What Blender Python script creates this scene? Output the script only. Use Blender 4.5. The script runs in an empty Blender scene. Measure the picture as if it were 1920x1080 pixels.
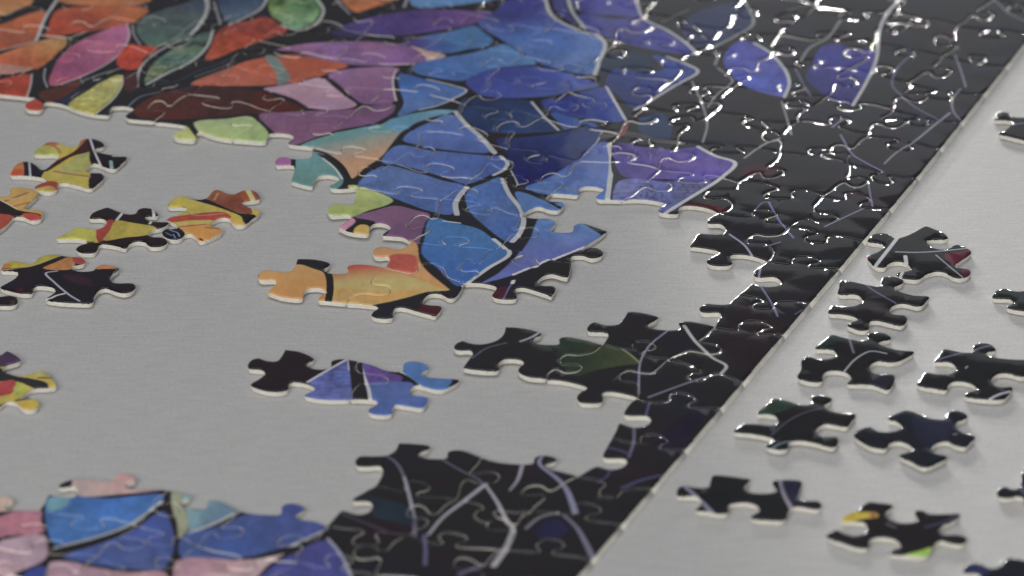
import bpy, bmesh, math, random
import numpy as np
from mathutils import Vector, Matrix

# ------------------------------------------------------------------ camera
SC = bpy.context.scene
PITCH = math.radians(25.0)
FPX = 7591.0            # focal length in pixels of the 1920 px wide photograph
HCAM = 0.371            # metres above the printed face of the pieces
T = 0.00125             # thickness of the cardboard
cam_d = bpy.data.cameras.new("camera")
cam = bpy.data.objects.new("camera", cam_d)
SC.collection.objects.link(cam)
cam_d.sensor_width = 36.0
cam_d.lens = 36.0 * FPX / 1920.0
cam_d.clip_start = 0.02
cam_d.clip_end = 50.0
CAMP = Vector((0.0, -HCAM / math.tan(PITCH), HCAM + T))
cam.location = CAMP
cam.rotation_euler = (math.radians(90) - PITCH, 0, 0)
cam_d.dof.use_dof = True
cam_d.dof.focus_distance = 0.893
cam_d.dof.aperture_fstop = 18.5
SC.camera = cam
SC.view_settings.view_transform = 'Standard'
SC.view_settings.look = 'None'
SC.view_settings.exposure = 0.0
SC.view_settings.gamma = 1.0

SP, CP = math.sin(PITCH), math.cos(PITCH)
def ground(p):
    """photograph pixel (1920 wide) -> point on the plane of the printed faces"""
    a = (p[0] - 960.0) / FPX
    b = (540.0 - p[1]) / FPX
    d = (a, CP + b * SP, -SP + b * CP)
    t = HCAM / -d[2]
    return (CAMP.x + d[0] * t, CAMP.y + d[1] * t)

# ------------------------------------------------------------------ light
W = bpy.data.worlds.new("World"); SC.world = W; W.use_nodes = True
bgn = W.node_tree.nodes['Background']
bgn.inputs[0].default_value = (0.90, 0.92, 1.0, 1)
bgn.inputs[1].default_value = 0.145

def aim(o, target=(0, 0.02, 0)):
    d = Vector(target) - o.location
    o.rotation_euler = d.to_track_quat('-Z', 'Y').to_euler()
def polar(az, el, dist):
    az, el = math.radians(az), math.radians(el)
    return Vector((math.sin(az) * math.cos(el), math.cos(az) * math.cos(el), math.sin(el))) * dist
def area(name, az, el, dist, sx, sy, power, col):
    l = bpy.data.lights.new(name, 'AREA'); l.shape = 'RECTANGLE'; l.size = sx; l.size_y = sy
    l.energy = power; l.color = col
    o = bpy.data.objects.new(name, l); SC.collection.objects.link(o)
    o.location = polar(az, el, dist); aim(o); return o
def lamp(name, az, el, dist, rad, power, col=(1, .98, .95)):
    l = bpy.data.lights.new(name, 'POINT'); l.shadow_soft_size = rad; l.energy = power; l.color = col
    o = bpy.data.objects.new(name, l); SC.collection.objects.link(o)
    o.location = polar(az, el, dist); return o
area("room_light", -165, 28, 1.9, 1.3, 0.7, 20, (1.0, .97, .93))
area("ceiling_light", 0, 62, 2.0, 1.2, 0.9, 6.5, (.96, .98, 1.0))
area("window_light", 14, 19.2, 2.6, 1.1, 0.52, 0.5, (.90, .97, 1.0))
for i, (az, el, pw, ty) in enumerate([a + (.09,) for a in [(-4.5, 15, 11), (-5, 17.0, 5), (-10, 12.5, 18), (3, 13, 3), (9, 12, 3), (-13, 9, 24), (-21, 9.5, 14)]] + [(-9, 12, 22, -.03), (-15, 8, 30, -.03), (-6, 14.5, 12, -.03)]):  # narrow unseen spots, the lowest and nearer-aimed ones added for edge glints
    l = bpy.data.lights.new("glint_spot", 'SPOT'); l.shadow_soft_size = .008; l.energy = pw * .62; l.color = (1, .98, .95)
    l.spot_size = math.radians(9.5); l.spot_blend = .7
    o = bpy.data.objects.new("glint_spot", l); SC.collection.objects.link(o)
    tgt = Vector((.145, ty, 0)); o.location = tgt + polar(az, el, 1.5); aim(o, tgt)

# ------------------------------------------------------------------ curves
def zz(ox, oy, s, pts):
    return [(ox + x / s, oy + y / s) for x, y in pts]
def crom(P, closed, n=4):
    out = []
    m = len(P)
    rng = range(m) if closed else range(m - 1)
    for i in rng:
        p1, p2 = P[i], P[(i + 1) % m]
        if closed: p0, p3 = P[i - 1], P[(i + 2) % m]
        else:
            p0 = P[i - 1] if i > 0 else (2 * p1[0] - p2[0], 2 * p1[1] - p2[1])
            p3 = P[i + 2] if i + 2 < m else (2 * p2[0] - p1[0], 2 * p2[1] - p1[1])
        t0 = 0.0
        def dd(a, b): return max(1e-9, math.hypot(a[0] - b[0], a[1] - b[1])) ** 0.5
        t1 = t0 + dd(p0, p1); t2 = t1 + dd(p1, p2); t3 = t2 + dd(p2, p3)
        for k in range(n):
            t = t1 + (t2 - t1) * k / n
            r = []
            for a in (0, 1):
                A1 = (t1 - t) / (t1 - t0) * p0[a] + (t - t0) / (t1 - t0) * p1[a]
                A2 = (t2 - t) / (t2 - t1) * p1[a] + (t - t1) / (t2 - t1) * p2[a]
                A3 = (t3 - t) / (t3 - t2) * p2[a] + (t - t2) / (t3 - t2) * p3[a]
                B1 = (t2 - t) / (t2 - t0) * A1 + (t - t0) / (t2 - t0) * A2
                B2 = (t3 - t) / (t3 - t1) * A2 + (t - t1) / (t3 - t1) * A3
                r.append((t2 - t) / (t2 - t1) * B1 + (t - t1) / (t2 - t1) * B2)
            out.append(tuple(r))
    if not closed: out.append(P[-1])
    return out

# ------------------------------------------------------------------ print (painted into one sheet in table coordinates)
TX0, TX1, TY0, TY1 = -0.175, 0.175, -0.175, 0.265
RES = 0.00015
NX, NY = int((TX1 - TX0) / RES), int((TY1 - TY0) / RES)
rs = np.random.RandomState(7)
def noise(nx, ny, seed):
    """smooth noise, nx by ny cells over the sheet"""
    r = np.random.RandomState(seed).rand(ny + 2, nx + 2).astype(np.float32)
    gx = np.linspace(0, nx, NX, endpoint=False); gy = np.linspace(0, ny, NY, endpoint=False)
    ix, iy = gx.astype(int), gy.astype(int)
    fx = (gx - ix); fy = (gy - iy); fx = fx * fx * (3 - 2 * fx); fy = fy * fy * (3 - 2 * fy)
    a = r[:, ix] * (1 - fx) + r[:, ix + 1] * fx
    return (a[iy, :] * (1 - fy)[:, None] + a[iy + 1, :] * fy[:, None]).astype(np.float32)
N_big = noise(26, 34, 1) * .6 + noise(70, 90, 2) * .4
N_mid = noise(160, 90, 3) * .5 + noise(420, 260, 4) * .5
N_str = noise(110, 700, 5) * .6 + noise(300, 900, 6) * .4
N_hue = noise(40, 60, 8)

def lin(c):
    c = np.asarray(c, dtype=np.float32) / 255.0
    return np.where(c <= 0.04045, c / 12.92, ((c + 0.055) / 1.055) ** 2.4)
FLOOR = np.array([0.0095, 0.010, 0.0115], dtype=np.float32)   # sheen of the varnish in the photograph's values
GAIN = 0.50
def alb(c):
    c = np.asarray(c, dtype=np.float32); g = c @ np.array([.3, .59, .11], dtype=np.float32); c = (c * .68 + g * .32) * .95
    return np.clip((lin(c) - FLOOR) / GAIN, 0.0015, 0.92).astype(np.float32)

art = np.empty((NY, NX, 3), dtype=np.float32)
BLACK = np.array([.0190, .0175, .0205], dtype=np.float32)
art[:] = BLACK
_t = alb((52, 34, 48)) ; _m = np.clip(N_big * 3 - 1.75, 0, 1)[..., None]
art += (_t - BLACK) * _m * .5
_t = alb((36, 38, 62)) ; _m = np.clip(N_hue * 3 - 1.9, 0, 1)[..., None]
art += (_t - BLACK) * _m * .45

def tex(p):
    return ((p[0] - TX0) / RES, (p[1] - TY0) / RES)
def poly_mask(P):
    P = np.array([tex(ground(p)) for p in P], dtype=np.float64)
    x0 = max(0, int(P[:, 0].min()) - 2); x1 = min(NX, int(P[:, 0].max()) + 3)
    y0 = max(0, int(P[:, 1].min()) - 2); y1 = min(NY, int(P[:, 1].max()) + 3)
    if x1 <= x0 or y1 <= y0: return None
    m = np.zeros((y1 - y0, x1 - x0), dtype=bool)
    Q = np.roll(P, -1, axis=0)
    for row in range(y0, y1):
        yy = row + .5
        s = ((P[:, 1] <= yy) & (Q[:, 1] > yy)) | ((Q[:, 1] <= yy) & (P[:, 1] > yy))
        if not s.any(): continue
        xs = np.sort(P[s, 0] + (yy - P[s, 1]) / (Q[s, 1] - P[s, 1]) * (Q[s, 0] - P[s, 0]))
        for k in range(0, len(xs) - 1, 2):
            a = max(0, int(round(xs[k])) - x0); b = max(0, int(round(xs[k + 1])) - x0)
            m[row - y0, a:b] = True
    return (slice(y0, y1), slice(x0, x1), m)
def blurm(m, k=2):
    f = m.astype(np.float32)
    for _ in range(k):
        g = f.copy(); g[1:] += f[:-1]; g[:-1] += f[1:]; g[:, 1:] += f[:, :-1]; g[:, :-1] += f[:, 1:]
        f = g / 5.0
    return f
def fill(pts, col, col2=None, a=None, b=None, smooth=True, tx=.35, k=2, streak=0.0):
    """a printed patch; col2 with the points a, b: a gradient printed from a to b"""
    P = crom(pts, True, 4) if smooth else pts
    r = poly_mask(P)
    if r is None: return
    sy, sx, m = r
    f = blurm(m, k)[..., None]
    c = alb(col)[None, None, :] * np.ones((m.shape[0], m.shape[1], 1), dtype=np.float32)
    if col2 is not None:
        ga, gb = np.array(tex(ground(a))), np.array(tex(ground(b)))
        d = gb - ga
        yy, xx = np.mgrid[sy.start:sy.stop, sx.start:sx.stop]
        t = ((xx - ga[0]) * d[0] + (yy - ga[1]) * d[1]) / (d @ d)
        t = np.clip(t + (N_big[sy, sx] - .5) * .5, 0, 1)[..., None]
        c = c * (1 - t) + alb(col2) * t
    v = 1 + tx * ((N_big[sy, sx] - .5) * 1.1 + (N_mid[sy, sx] - .5) * 1.1 + streak * (N_str[sy, sx] - .5) * 2)
    hs = (N_hue[sy, sx] - .5)[..., None] * np.array([.25, .05, -.2], dtype=np.float32) * tx * 2
    c = np.clip(c * v[..., None] * (1 + hs), .001, .95)
    art[sy, sx] = art[sy, sx] * (1 - f) + c * f
def stroke(pts, w, col, w2=None, fade=0.0):
    """a printed line, w in photograph pixels across"""
    P = crom(pts, False, 5) if len(pts) > 2 else pts
    G = [tex(ground(p)) for p in P]
    w2 = w if w2 is None else w2
    x0 = max(0, int(min(g[0] for g in G)) - 14); x1 = min(NX, int(max(g[0] for g in G)) + 15)
    y0 = max(0, int(min(g[1] for g in G)) - 14); y1 = min(NY, int(max(g[1] for g in G)) + 15)
    if x1 <= x0 or y1 <= y0: return
    f = np.zeros((y1 - y0, x1 - x0), dtype=np.float32)
    n = len(G) - 1
    for i in range(n):
        (ax, ay), (bx, by) = G[i], G[i + 1]
        u0 = i / n
        ww = (w + (w2 - w) * u0) * 0.000117 / RES * .5 * 1.15
        R = int(ww + 3)
        sx0 = max(x0, int(min(ax, bx)) - R); sx1 = min(x1, int(max(ax, bx)) + R + 1)
        sy0 = max(y0, int(min(ay, by)) - R); sy1 = min(y1, int(max(ay, by)) + R + 1)
        if sx1 <= sx0 or sy1 <= sy0: continue
        yy, xx = np.mgrid[sy0:sy1, sx0:sx1]
        dx, dy = bx - ax, by - ay
        L = dx * dx + dy * dy + 1e-9
        t = np.clip(((xx - ax) * dx + (yy - ay) * dy) / L, 0, 1)
        d = np.hypot(xx - ax - t * dx, yy - ay - t * dy)
        v = np.clip(ww - d + .8, 0, 1)
        s = f[sy0 - y0:sy1 - y0, sx0 - x0:sx1 - x0]
        np.maximum(s, v, out=s)
    f = f[..., None] * (1 - fade)
    col = np.array(col, dtype=np.float32); col = col * .62 + (col @ np.array([.3, .59, .11], dtype=np.float32)) * .38
    sy, sx = slice(y0, y1), slice(x0, x1)
    c = alb(col) * (1 + .25 * (N_mid[sy, sx] - .5))[..., None]
    art[sy, sx] = art[sy, sx] * (1 - f) + c * f

PALE = (178, 172, 172)
BLUEP = (170, 178, 200)
def paint_main():
    F, S = fill, stroke
    # ---- top left: reds and oranges
    F([(-20, -30), (70, -30), (62, 0), (55, 12), (0, 32), (-30, 40)], (200, 118, 58))
    F([(-30, 55), (0, 48), (85, 22), (72, 60), (68, 76), (0, 95), (-30, 100)], (188, 92, 52), (178, 72, 48), (20, 30), (30, 95), tx=.6)
    S([(118, -15), (92, 22), (80, 45), (67, 78)], 5, PALE); S([(67, 78), (30, 88), (-10, 98)], 2.5, PALE)
    F([(110, 4), (280, 5), (285, -8), (110, -8)], (190, 105, 55))
    F([(105, 22), (130, 16), (200, 14), (270, 15), (278, 22), (268, 32), (245, 45), (200, 55), (140, 65), (85, 70), (90, 55)], (192, 66, 40), (186, 92, 45), (150, 50), (278, 20), tx=.6)
    F([(-20, 110), (0, 103), (60, 82), (122, 71), (124, 85), (108, 100), (72, 130), (0, 142), (-20, 144)], (200, 88, 50), (195, 135, 66), (10, 110), (115, 78), tx=.6)
    F([(-10, 122), (30, 124), (60, 131), (0, 142)], (190, 120, 100))
    F([(-20, 155), (0, 152), (55, 142), (58, 150), (52, 182), (0, 180), (-20, 180)], (196, 60, 40), tx=.5)
    F([(44, 198), (54, 190), (66, 187), (80, 196), (80, 212), (48, 212)], (196, 62, 42), smooth=False)
    S([(59, 142), (57, 160), (50, 184)], 3, (165, 150, 150)); S([(84, 130), (82, 150), (88, 166)], 3, (140, 130, 140))
    S([(0, 33), (35, 20), (60, 10)], 4, (40, 60, 50)); S([(60, 15), (76, 17), (78, 24)], 2.5, (120, 120, 125))
    F([(235, 48), (241, 65), (235, 85), (215, 108), (180, 130), (140, 150), (95, 163), (92, 152), (98, 135), (112, 108), (140, 85), (180, 65)], (172, 72, 112), (185, 90, 135), (120, 140), (220, 80), tx=.45)
    S([(237, 46), (242, 66), (233, 90), (210, 114), (150, 146), (105, 162)], 3, (195, 150, 170))
    F([(262, 40), (300, 22), (345, 8), (395, -10), (385, 18), (375, 42), (358, 66), (310, 85), (282, 90), (262, 72), (256, 55)], (66, 80, 98), (72, 102, 88), (350, 20), (280, 88), tx=.6)
    S([(385, -8), (388, 18), (376, 44), (357, 67)], 7, (165, 168, 168)); S([(357, 67), (310, 82)], 3, (120, 130, 130)); S([(248, 48), (250, 66), (262, 86)], 3.5, (130, 130, 135))
    F([(398, 60), (390, 82), (365, 112), (320, 137), (272, 159), (275, 140), (290, 118), (330, 90), (370, 68)], (72, 98, 84), (95, 120, 95), (380, 80), (285, 140), tx=1.1, streak=.8)
    S([(357, 72), (310, 90), (272, 116), (259, 138), (257, 165)], 4, (160, 165, 160)); S([(399, 58), (388, 88), (362, 114), (310, 140), (274, 160)], 4.5, (160, 170, 165))
    F([(240, 85), (262, 88), (297, 92), (270, 110), (258, 130), (230, 130), (218, 118)], (188, 55, 40), tx=.9)
    F([(225, 142), (228, 155), (215, 180), (195, 200), (175, 216), (155, 211), (128, 200), (135, 190), (160, 175), (190, 155)], (165, 165, 72), (182, 178, 90), (150, 200), (220, 150), tx=.7)
    S([(228, 143), (229, 158), (214, 185), (180, 215)], 2.5, (190, 190, 140)); S([(212, 155), (226, 154)], 5, (225, 225, 180))  # the short stroke paints a white glint into the yellow patch
    S([(95, 187), (140, 160), (190, 140), (225, 130)], 3, (125, 128, 128)); S([(200, 140), (222, 130)], 4, (110, 115, 105)); S([(176, 152), (186, 150)], 4, (170, 175, 175))
    F([(72, 178), (110, 165), (148, 152), (150, 160), (118, 185), (88, 195), (80, 190)], (92, 45, 38))
    F([(105, 195), (130, 180), (150, 165), (130, 195)], (40, 48, 85))
    F([(235, 140), (255, 140), (258, 165), (242, 175), (232, 165)], (82, 42, 52))
    F([(250, 210), (290, 182), (340, 167), (370, 160), (470, 170), (530, 188), (572, 206), (500, 212), (430, 218), (345, 225), (270, 225), (255, 218)], (98, 42, 36), (78, 40, 40), (290, 210), (420, 180), tx=.6)
    F([(480, 172), (520, 185), (560, 205), (470, 212)], (90, 38, 34))
    S([(240, 202), (260, 185), (300, 175)], 3, (90, 110, 140)); S([(300, 160), (340, 150), (370, 135), (400, 125), (430, 112)], 5, (45, 58, 95)); S([(320, 168), (350, 170), (360, 160)], 6, (45, 52, 90))
    S([(365, 145), (400, 133), (440, 118)], 3, (85, 100, 125))
    F([(364, 231), (425, 224), (470, 220), (485, 232), (503, 252), (502, 278), (435, 276), (385, 260), (366, 240)], (160, 182, 115), (150, 180, 100), (380, 235), (480, 260), tx=.3)
    F([(318, 250), (346, 236), (360, 250), (370, 268), (330, 275)], (172, 182, 95))
    F([(395, 90), (400, 75), (408, 62), (425, 50), (470, 40), (500, 35), (520, 45), (538, 60), (500, 75), (450, 92), (400, 112), (385, 112)], (168, 55, 38), (188, 72, 48), (470, 60), (400, 105), tx=1.0)
    F([(411, -10), (502, -10), (485, 18), (460, 30), (425, 42), (415, 25), (408, 5)], (58, 80, 118), (70, 95, 125), (450, 0), (425, 40), tx=.6)
    S([(504, -8), (488, 18), (462, 32), (428, 48)], 4.5, (160, 165, 170)); S([(400, 5), (408, 30), (412, 48)], 3.5, (130, 130, 150))
    F([(508, -10), (590, -10), (601, 18), (592, 38), (575, 50), (555, 57), (535, 48), (512, 32), (504, 15)], (84, 132, 70), (120, 160, 95), (560, 5), (580, 45), tx=.9)
    S([(590, -5), (606, 20), (596, 42), (560, 59), (528, 50)], 4.5, (175, 180, 165)); S([(515, 25), (545, 32)], 6, (150, 175, 140))
    S([(596, 40), (625, 44), (648, 55), (670, 62), (700, 64)], 4.5, (150, 150, 160)); S([(625, -5), (640, 12), (655, 28)], 4, (130, 130, 145))
    F([(636, -10), (760, -10), (722, 8), (688, 20), (668, 25), (652, 15)], (186, 96, 50), tx=.7)
    F([(770, -10), (985, -12), (900, 5), (850, 12), (772, 12)], (76, 128, 192), tx=.4)
    S([(765, -5), (757, 15)], 5, (140, 135, 165))
    F([(640, 54), (690, 37), (750, 25), (800, 20), (895, 22), (922, 25), (892, 44), (845, 55), (800, 62), (760, 68), (720, 69), (650, 62)], (76, 60, 145), (95, 62, 140), (690, 60), (850, 30), tx=.5)
    S([(895, 22), (920, 27), (930, 32)], 3.5, (150, 145, 160))
    F([(620, 60), (700, 66), (680, 72), (630, 68)], (60, 48, 105))
    F([(516, 95), (575, 84), (675, 79), (745, 84), (800, 95), (832, 106), (800, 116), (760, 122), (687, 124), (637, 120), (587, 109), (550, 99)], (128, 82, 148), (150, 95, 150), (760, 100), (560, 95), tx=.5)
    F([(770, 88), (800, 96), (836, 106), (800, 117), (798, 108)], (192, 150, 135))
    F([(357, 159), (425, 130), (475, 113), (550, 105), (600, 112), (653, 125), (625, 135), (590, 147), (525, 160), (400, 162)], (196, 88, 64), (192, 78, 50), (420, 150), (560, 120), tx=.35)
    F([(497, 107), (515, 106), (535, 130), (544, 150), (522, 161), (518, 140)], (108, 130, 126))
    F([(494, 168), (525, 162), (575, 153), (602, 148), (625, 165), (650, 185), (669, 199), (650, 206), (587, 206), (550, 187), (512, 175)], (176, 126, 155), (190, 150, 170), (600, 190), (600, 150), tx=.25)
    F([(615, 142), (650, 132), (748, 130), (738, 147), (735, 165), (741, 190), (682, 197), (662, 185), (637, 162)], (146, 96, 146), (128, 80, 128), (650, 140), (720, 190), tx=.35)
    S([(742, 133), (736, 150), (737, 168), (742, 190)], 3, (190, 160, 180))
    F([(485, 217), (530, 212), (650, 208), (740, 197), (738, 210), (722, 222), (690, 236), (640, 245), (595, 258), (548, 272), (512, 248)], (134, 84, 128), (122, 74, 124), (560, 230), (700, 215), tx=.35)
    F([(560, 277), (615, 255), (652, 247), (702, 237), (740, 227), (815, 207), (852, 209), (815, 220), (777, 232), (752, 250), (735, 270), (715, 295), (690, 312), (656, 337), (640, 308), (620, 295), (585, 286)], (92, 146, 148), (198, 142, 102), (640, 262), (672, 296), tx=.25)
    F([(720, 232), (815, 207), (852, 209), (815, 220), (777, 232), (755, 247), (735, 245)], (84, 146, 178), tx=.3, k=5)
    F([(552, 298), (586, 286), (602, 295), (630, 317), (643, 337), (640, 349), (612, 360), (540, 345), (552, 318)], (96, 152, 152), (82, 136, 135), (580, 300), (600, 345), tx=.25)
    F([(510, 290), (546, 292), (546, 315), (510, 315)], (165, 90, 150), smooth=False)
    S([(550, 292), (549, 315)], 7, (36, 34, 42)); S([(604, 298), (626, 316), (641, 337)], 3, (185, 190, 185)); S([(586, 283), (610, 290), (640, 312), (655, 337)], 6, (36, 32, 42))
    F([(652, 350), (668, 349), (690, 355), (715, 365), (737, 378), (727, 386), (690, 398), (657, 411), (606, 410), (606, 384), (655, 384), (665, 370)], (158, 178, 84), (172, 188, 100), (640, 400), (700, 365), tx=.35)
    F([(664, 410), (702, 398), (740, 388), (777, 396), (806, 405), (796, 420), (789, 446), (783, 460), (712, 450), (726, 442), (730, 435), (700, 418)], (134, 86, 128), (116, 74, 118), (700, 405), (780, 440), tx=.25)
    F([(628, 430), (638, 416), (660, 411), (666, 419), (652, 432), (645, 436)], (196, 124, 162)); F([(664, 434), (675, 425), (692, 428), (696, 444), (664, 442)], (206, 160, 62))
    # ---- blues
    F([(752, 83), (790, 70), (845, 60), (890, 50), (905, 60), (925, 78), (905, 90), (880, 93), (840, 101), (800, 95), (770, 86)], (72, 62, 150), (58, 112, 182), (780, 85), (850, 80), tx=.4)
    F([(896, 45), (920, 27), (932, 20), (942, 6), (1000, -5), (1020, -8), (1027, 25), (1045, 40), (1087, 60), (1122, 72), (1131, 82), (1122, 110), (1111, 142), (1075, 137), (1025, 125), (990, 107), (940, 75)], (60, 62, 152), (66, 104, 182), (990, 20), (1010, 80), tx=.4)
    S([(1021, -5), (1030, 25), (1050, 43), (1088, 60), (1122, 70), (1134, 85), (1125, 112), (1114, 143)], 6, (165, 168, 175), 8)
    F([(772, 126), (830, 110), (880, 102), (915, 92), (945, 84), (975, 100), (1006, 120), (975, 124), (930, 129), (895, 140), (868, 153), (838, 151), (800, 145), (778, 138)], (60, 104, 184), (72, 122, 190), (820, 130), (960, 100), tx=.4)
    F([(873, 155), (900, 138), (950, 128), (1000, 126), (1050, 135), (1100, 150), (1123, 162), (1087, 172), (1025, 182), (975, 185), (925, 184), (895, 177)], (56, 70, 170), (66, 86, 182), (920, 150), (1080, 165), tx=.35)
    F([(747, 141), (800, 152), (850, 165), (876, 172), (825, 195), (790, 205), (745, 218), (757, 195), (750, 170)], (56, 100, 182), (74, 112, 186), (770, 150), (820, 190), tx=.4)
    S([(800, 151), (850, 163), (874, 172), (822, 198), (785, 207)], 3.5, (165, 172, 195))
    F([(858, 203), (868, 187), (925, 187), (995, 192), (1020, 217), (1046, 246), (1012, 250), (930, 251), (900, 245), (875, 227)], (34, 52, 96), (38, 62, 118), (880, 200), (1000, 240), tx=.5)
    S([(996, 193), (1016, 216), (1046, 245)], 4.5, (160, 170, 185))
    F([(1014, 192), (1050, 185), (1095, 175), (1132, 167), (1150, 197), (1167, 217), (1171, 229), (1125, 230), (1087, 222), (1032, 210)], (42, 60, 160), (52, 74, 172), (1040, 195), (1150, 215), tx=.4)
    S([(1136, 165), (1156, 200), (1172, 228)], 5, (165, 172, 190))
    F([(1032, 213), (1087, 226), (1120, 236), (1060, 244), (1048, 232)], (52, 86, 176))
    F([(930, 264), (975, 259), (1055, 250), (1105, 237), (1131, 247), (1122, 267), (1080, 305), (1017, 341), (992, 351), (967, 342), (960, 320), (955, 300), (945, 285)], (40, 58, 118), (32, 36, 112), (1070, 255), (990, 320), tx=.5)
    S([(930, 255), (1000, 252), (1060, 246), (1100, 235)], 7, (38, 36, 44)); S([(1128, 248), (1118, 268), (1095, 290)], 3, (140, 145, 165))
    F([(755, 264), (767, 250), (805, 230), (842, 215), (860, 222), (892, 255), (922, 283), (915, 288), (855, 285), (780, 273)], (82, 112, 186), (70, 100, 186), (830, 225), (820, 280), tx=.4)
    S([(853, 210), (870, 232), (900, 258), (926, 288)], 8, (165, 168, 178), 10)
    F([(715, 305), (742, 275), (805, 283), (917, 294), (945, 297), (951, 312), (917, 330), (877, 346), (830, 333), (755, 312)], (76, 106, 186), (68, 98, 182), (760, 290), (900, 320), tx=.4)
    S([(938, 296), (951, 308), (944, 320), (925, 330)], 6.5, (165, 170, 182))
    F([(670, 349), (715, 313), (780, 325), (830, 340), (876, 352), (857, 370), (850, 402), (805, 398), (755, 380), (692, 356)], (78, 112, 186), (68, 100, 182), (720, 330), (820, 390), tx=.4)
    S([(874, 353), (860, 370), (853, 385), (856, 404)], 9, (168, 170, 178))
    F([(872, 370), (882, 355), (905, 346), (940, 334), (950, 362), (972, 395), (980, 412), (972, 440), (957, 456), (905, 422), (880, 397)], (72, 112, 190), (62, 98, 180), (910, 360), (950, 430), tx=.5)
    S([(941, 337), (953, 365), (976, 396), (981, 418), (973, 440), (960, 455)], 7, (170, 172, 182), 9)
    F([(985, 353), (1017, 340), (1075, 307), (1125, 268), (1143, 270), (1145, 312), (1137, 360), (1150, 382), (1110, 380), (1090, 376), (1030, 368), (1000, 362)], (70, 110, 190), (78, 100, 184), (1020, 355), (1130, 290), tx=.45)
    F([(966, 362), (987, 365), (1030, 382), (1062, 385), (1050, 402), (1012, 397), (985, 404), (975, 388)], (74, 116, 192), tx=.3)
    S([(984, 357), (1010, 370), (1048, 392)], 6.5, (36, 34, 44)); S([(957, 322), (965, 336), (970, 348)], 2.5, (150, 150, 165))
    S([(1141, 270), (1146, 305), (1142, 345), (1137, 384)], 8, (172, 176, 182)); S([(1152, 275), (1152, 320), (1160, 340), (1148, 384)], 11, (38, 34, 44))
    F([(806, 411), (855, 420), (900, 432), (930, 455), (956, 477), (920, 500), (875, 532), (857, 538), (822, 507), (790, 477), (795, 452)], (56, 116, 192), (52, 98, 184), (850, 430), (850, 520), tx=.35)
    S([(830, 416), (862, 420)], 3, (170, 185, 200)); S([(925, 450), (942, 464), (955, 480), (915, 506), (868, 538)], 7, (172, 176, 186))
    F([(1004, 422), (1015, 405), (1050, 408), (1060, 440), (1080, 415), (1092, 418), (1127, 441), (1105, 461), (1035, 491), (972, 516), (905, 532), (935, 515), (972, 480), (995, 447)], (76, 122, 196), (86, 100, 182), (1040, 420), (1050, 480), tx=.3)
    for i in range(16):
        x = 1100 - i * 9.2; y = 463 + i * 3.7
        S([(x, y), (x + 5, y - 2)], 5.5, (190, 185, 205))
    S([(965, 528), (955, 540), (943, 562)], 3, (92, 88, 175)); S([(962, 530), (960, 534)], 6, (190, 190, 200))
    F([(930, 545), (950, 540), (940, 563), (920, 562)], (75, 32, 44))
    F([(1152, 272), (1225, 280), (1262, 283), (1312, 278), (1337, 294), (1376, 307), (1345, 335), (1250, 337), (1170, 332), (1156, 315), (1150, 292)], (76, 60, 150), (84, 66, 158), (1200, 290), (1330, 320), tx=.6)
    F([(1160, 341), (1250, 341), (1334, 341), (1312, 360), (1250, 402), (1230, 402), (1240, 386), (1175, 382), (1150, 382)], (84, 98, 178), (72, 70, 130), (1170, 350), (1320, 350), tx=.9, streak=.4)
    q = random.Random(4)
    for i in range(26):
        x = q.uniform(1195, 1322); y = q.uniform(344, 352 + (1322 - x) * .22); h = q.uniform(4, 13); w = q.uniform(-9, 9)
        S([(x, y), (x + w * .3 + q.uniform(-3, 3), y + h * .5), (x + w, y + h)], q.uniform(.8, 2.2), (44, 44, 86), fade=.35)
    for i in range(16):
        x = q.uniform(1165, 1250); y = q.uniform(276, 300)
        S([(x, y), (x + q.uniform(-5, 5), y + q.uniform(3, 10))], q.uniform(.8, 2), (120, 112, 178), fade=.5)
    S([(1308, 277), (1340, 294), (1378, 308), (1350, 336), (1295, 371), (1245, 402)], 7, (168, 170, 178))
    F([(1072, -15), (1192, -15), (1198, 15), (1201, 33), (1150, 30), (1085, 22)], (62, 62, 150), tx=.5)
    F([(1084, 30), (1150, 37), (1205, 38), (1237, 55), (1275, 77), (1302, 100), (1290, 103), (1225, 95), (1150, 76), (1102, 57)], (62, 62, 146), tx=.5)
    S([(1190, -5), (1198, 20), (1206, 36), (1250, 58), (1288, 84), (1307, 103)], 6, (150, 155, 160)); S([(1063, -5), (1073, 25), (1096, 55)], 6, (150, 160, 172))
    F([(1035, 0), (1058, 0), (1066, 25), (1080, 45), (1050, 30)], (60, 62, 140))
    F([(1222, 106), (1260, 114), (1304, 135), (1260, 162), (1225, 187), (1188, 207), (1160, 180), (1135, 160), (1150, 132), (1212, 140), (1245, 130)], (44, 62, 145), (36, 46, 118), (1250, 125), (1190, 190), tx=.5)
    F([(1130, 110), (1215, 106), (1220, 138), (1150, 130), (1128, 142)], (30, 48, 78))
    S([(1250, 109), (1285, 122), (1308, 136), (1265, 162), (1190, 209)], 6, (150, 155, 165))
    F([(1196, 228), (1240, 215), (1256, 230), (1254, 266), (1205, 256)], (36, 56, 100))
    F([(1365, 95), (1390, 78), (1415, 82), (1447, 105), (1472, 135), (1478, 160), (1472, 182), (1440, 178), (1395, 162), (1370, 140), (1357, 120)], (60, 64, 164), (66, 76, 172), (1380, 90), (1450, 160), tx=.5)
    S([(1412, 82), (1447, 104), (1474, 138), (1479, 160), (1470, 184)], 5.5, (150, 155, 160))
    F([(1537, 93), (1563, 85), (1600, 93), (1640, 100), (1643, 127), (1620, 160), (1600, 196), (1573, 195), (1530, 167), (1511, 147), (1520, 127)], (52, 52, 134), (44, 44, 122), (1560, 100), (1600, 180), tx=.5)
    S([(1692, -5), (1662, 28), (1648, 60), (1643, 110), (1624, 155), (1598, 200)], 5.5, (148, 148, 156))
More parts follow.
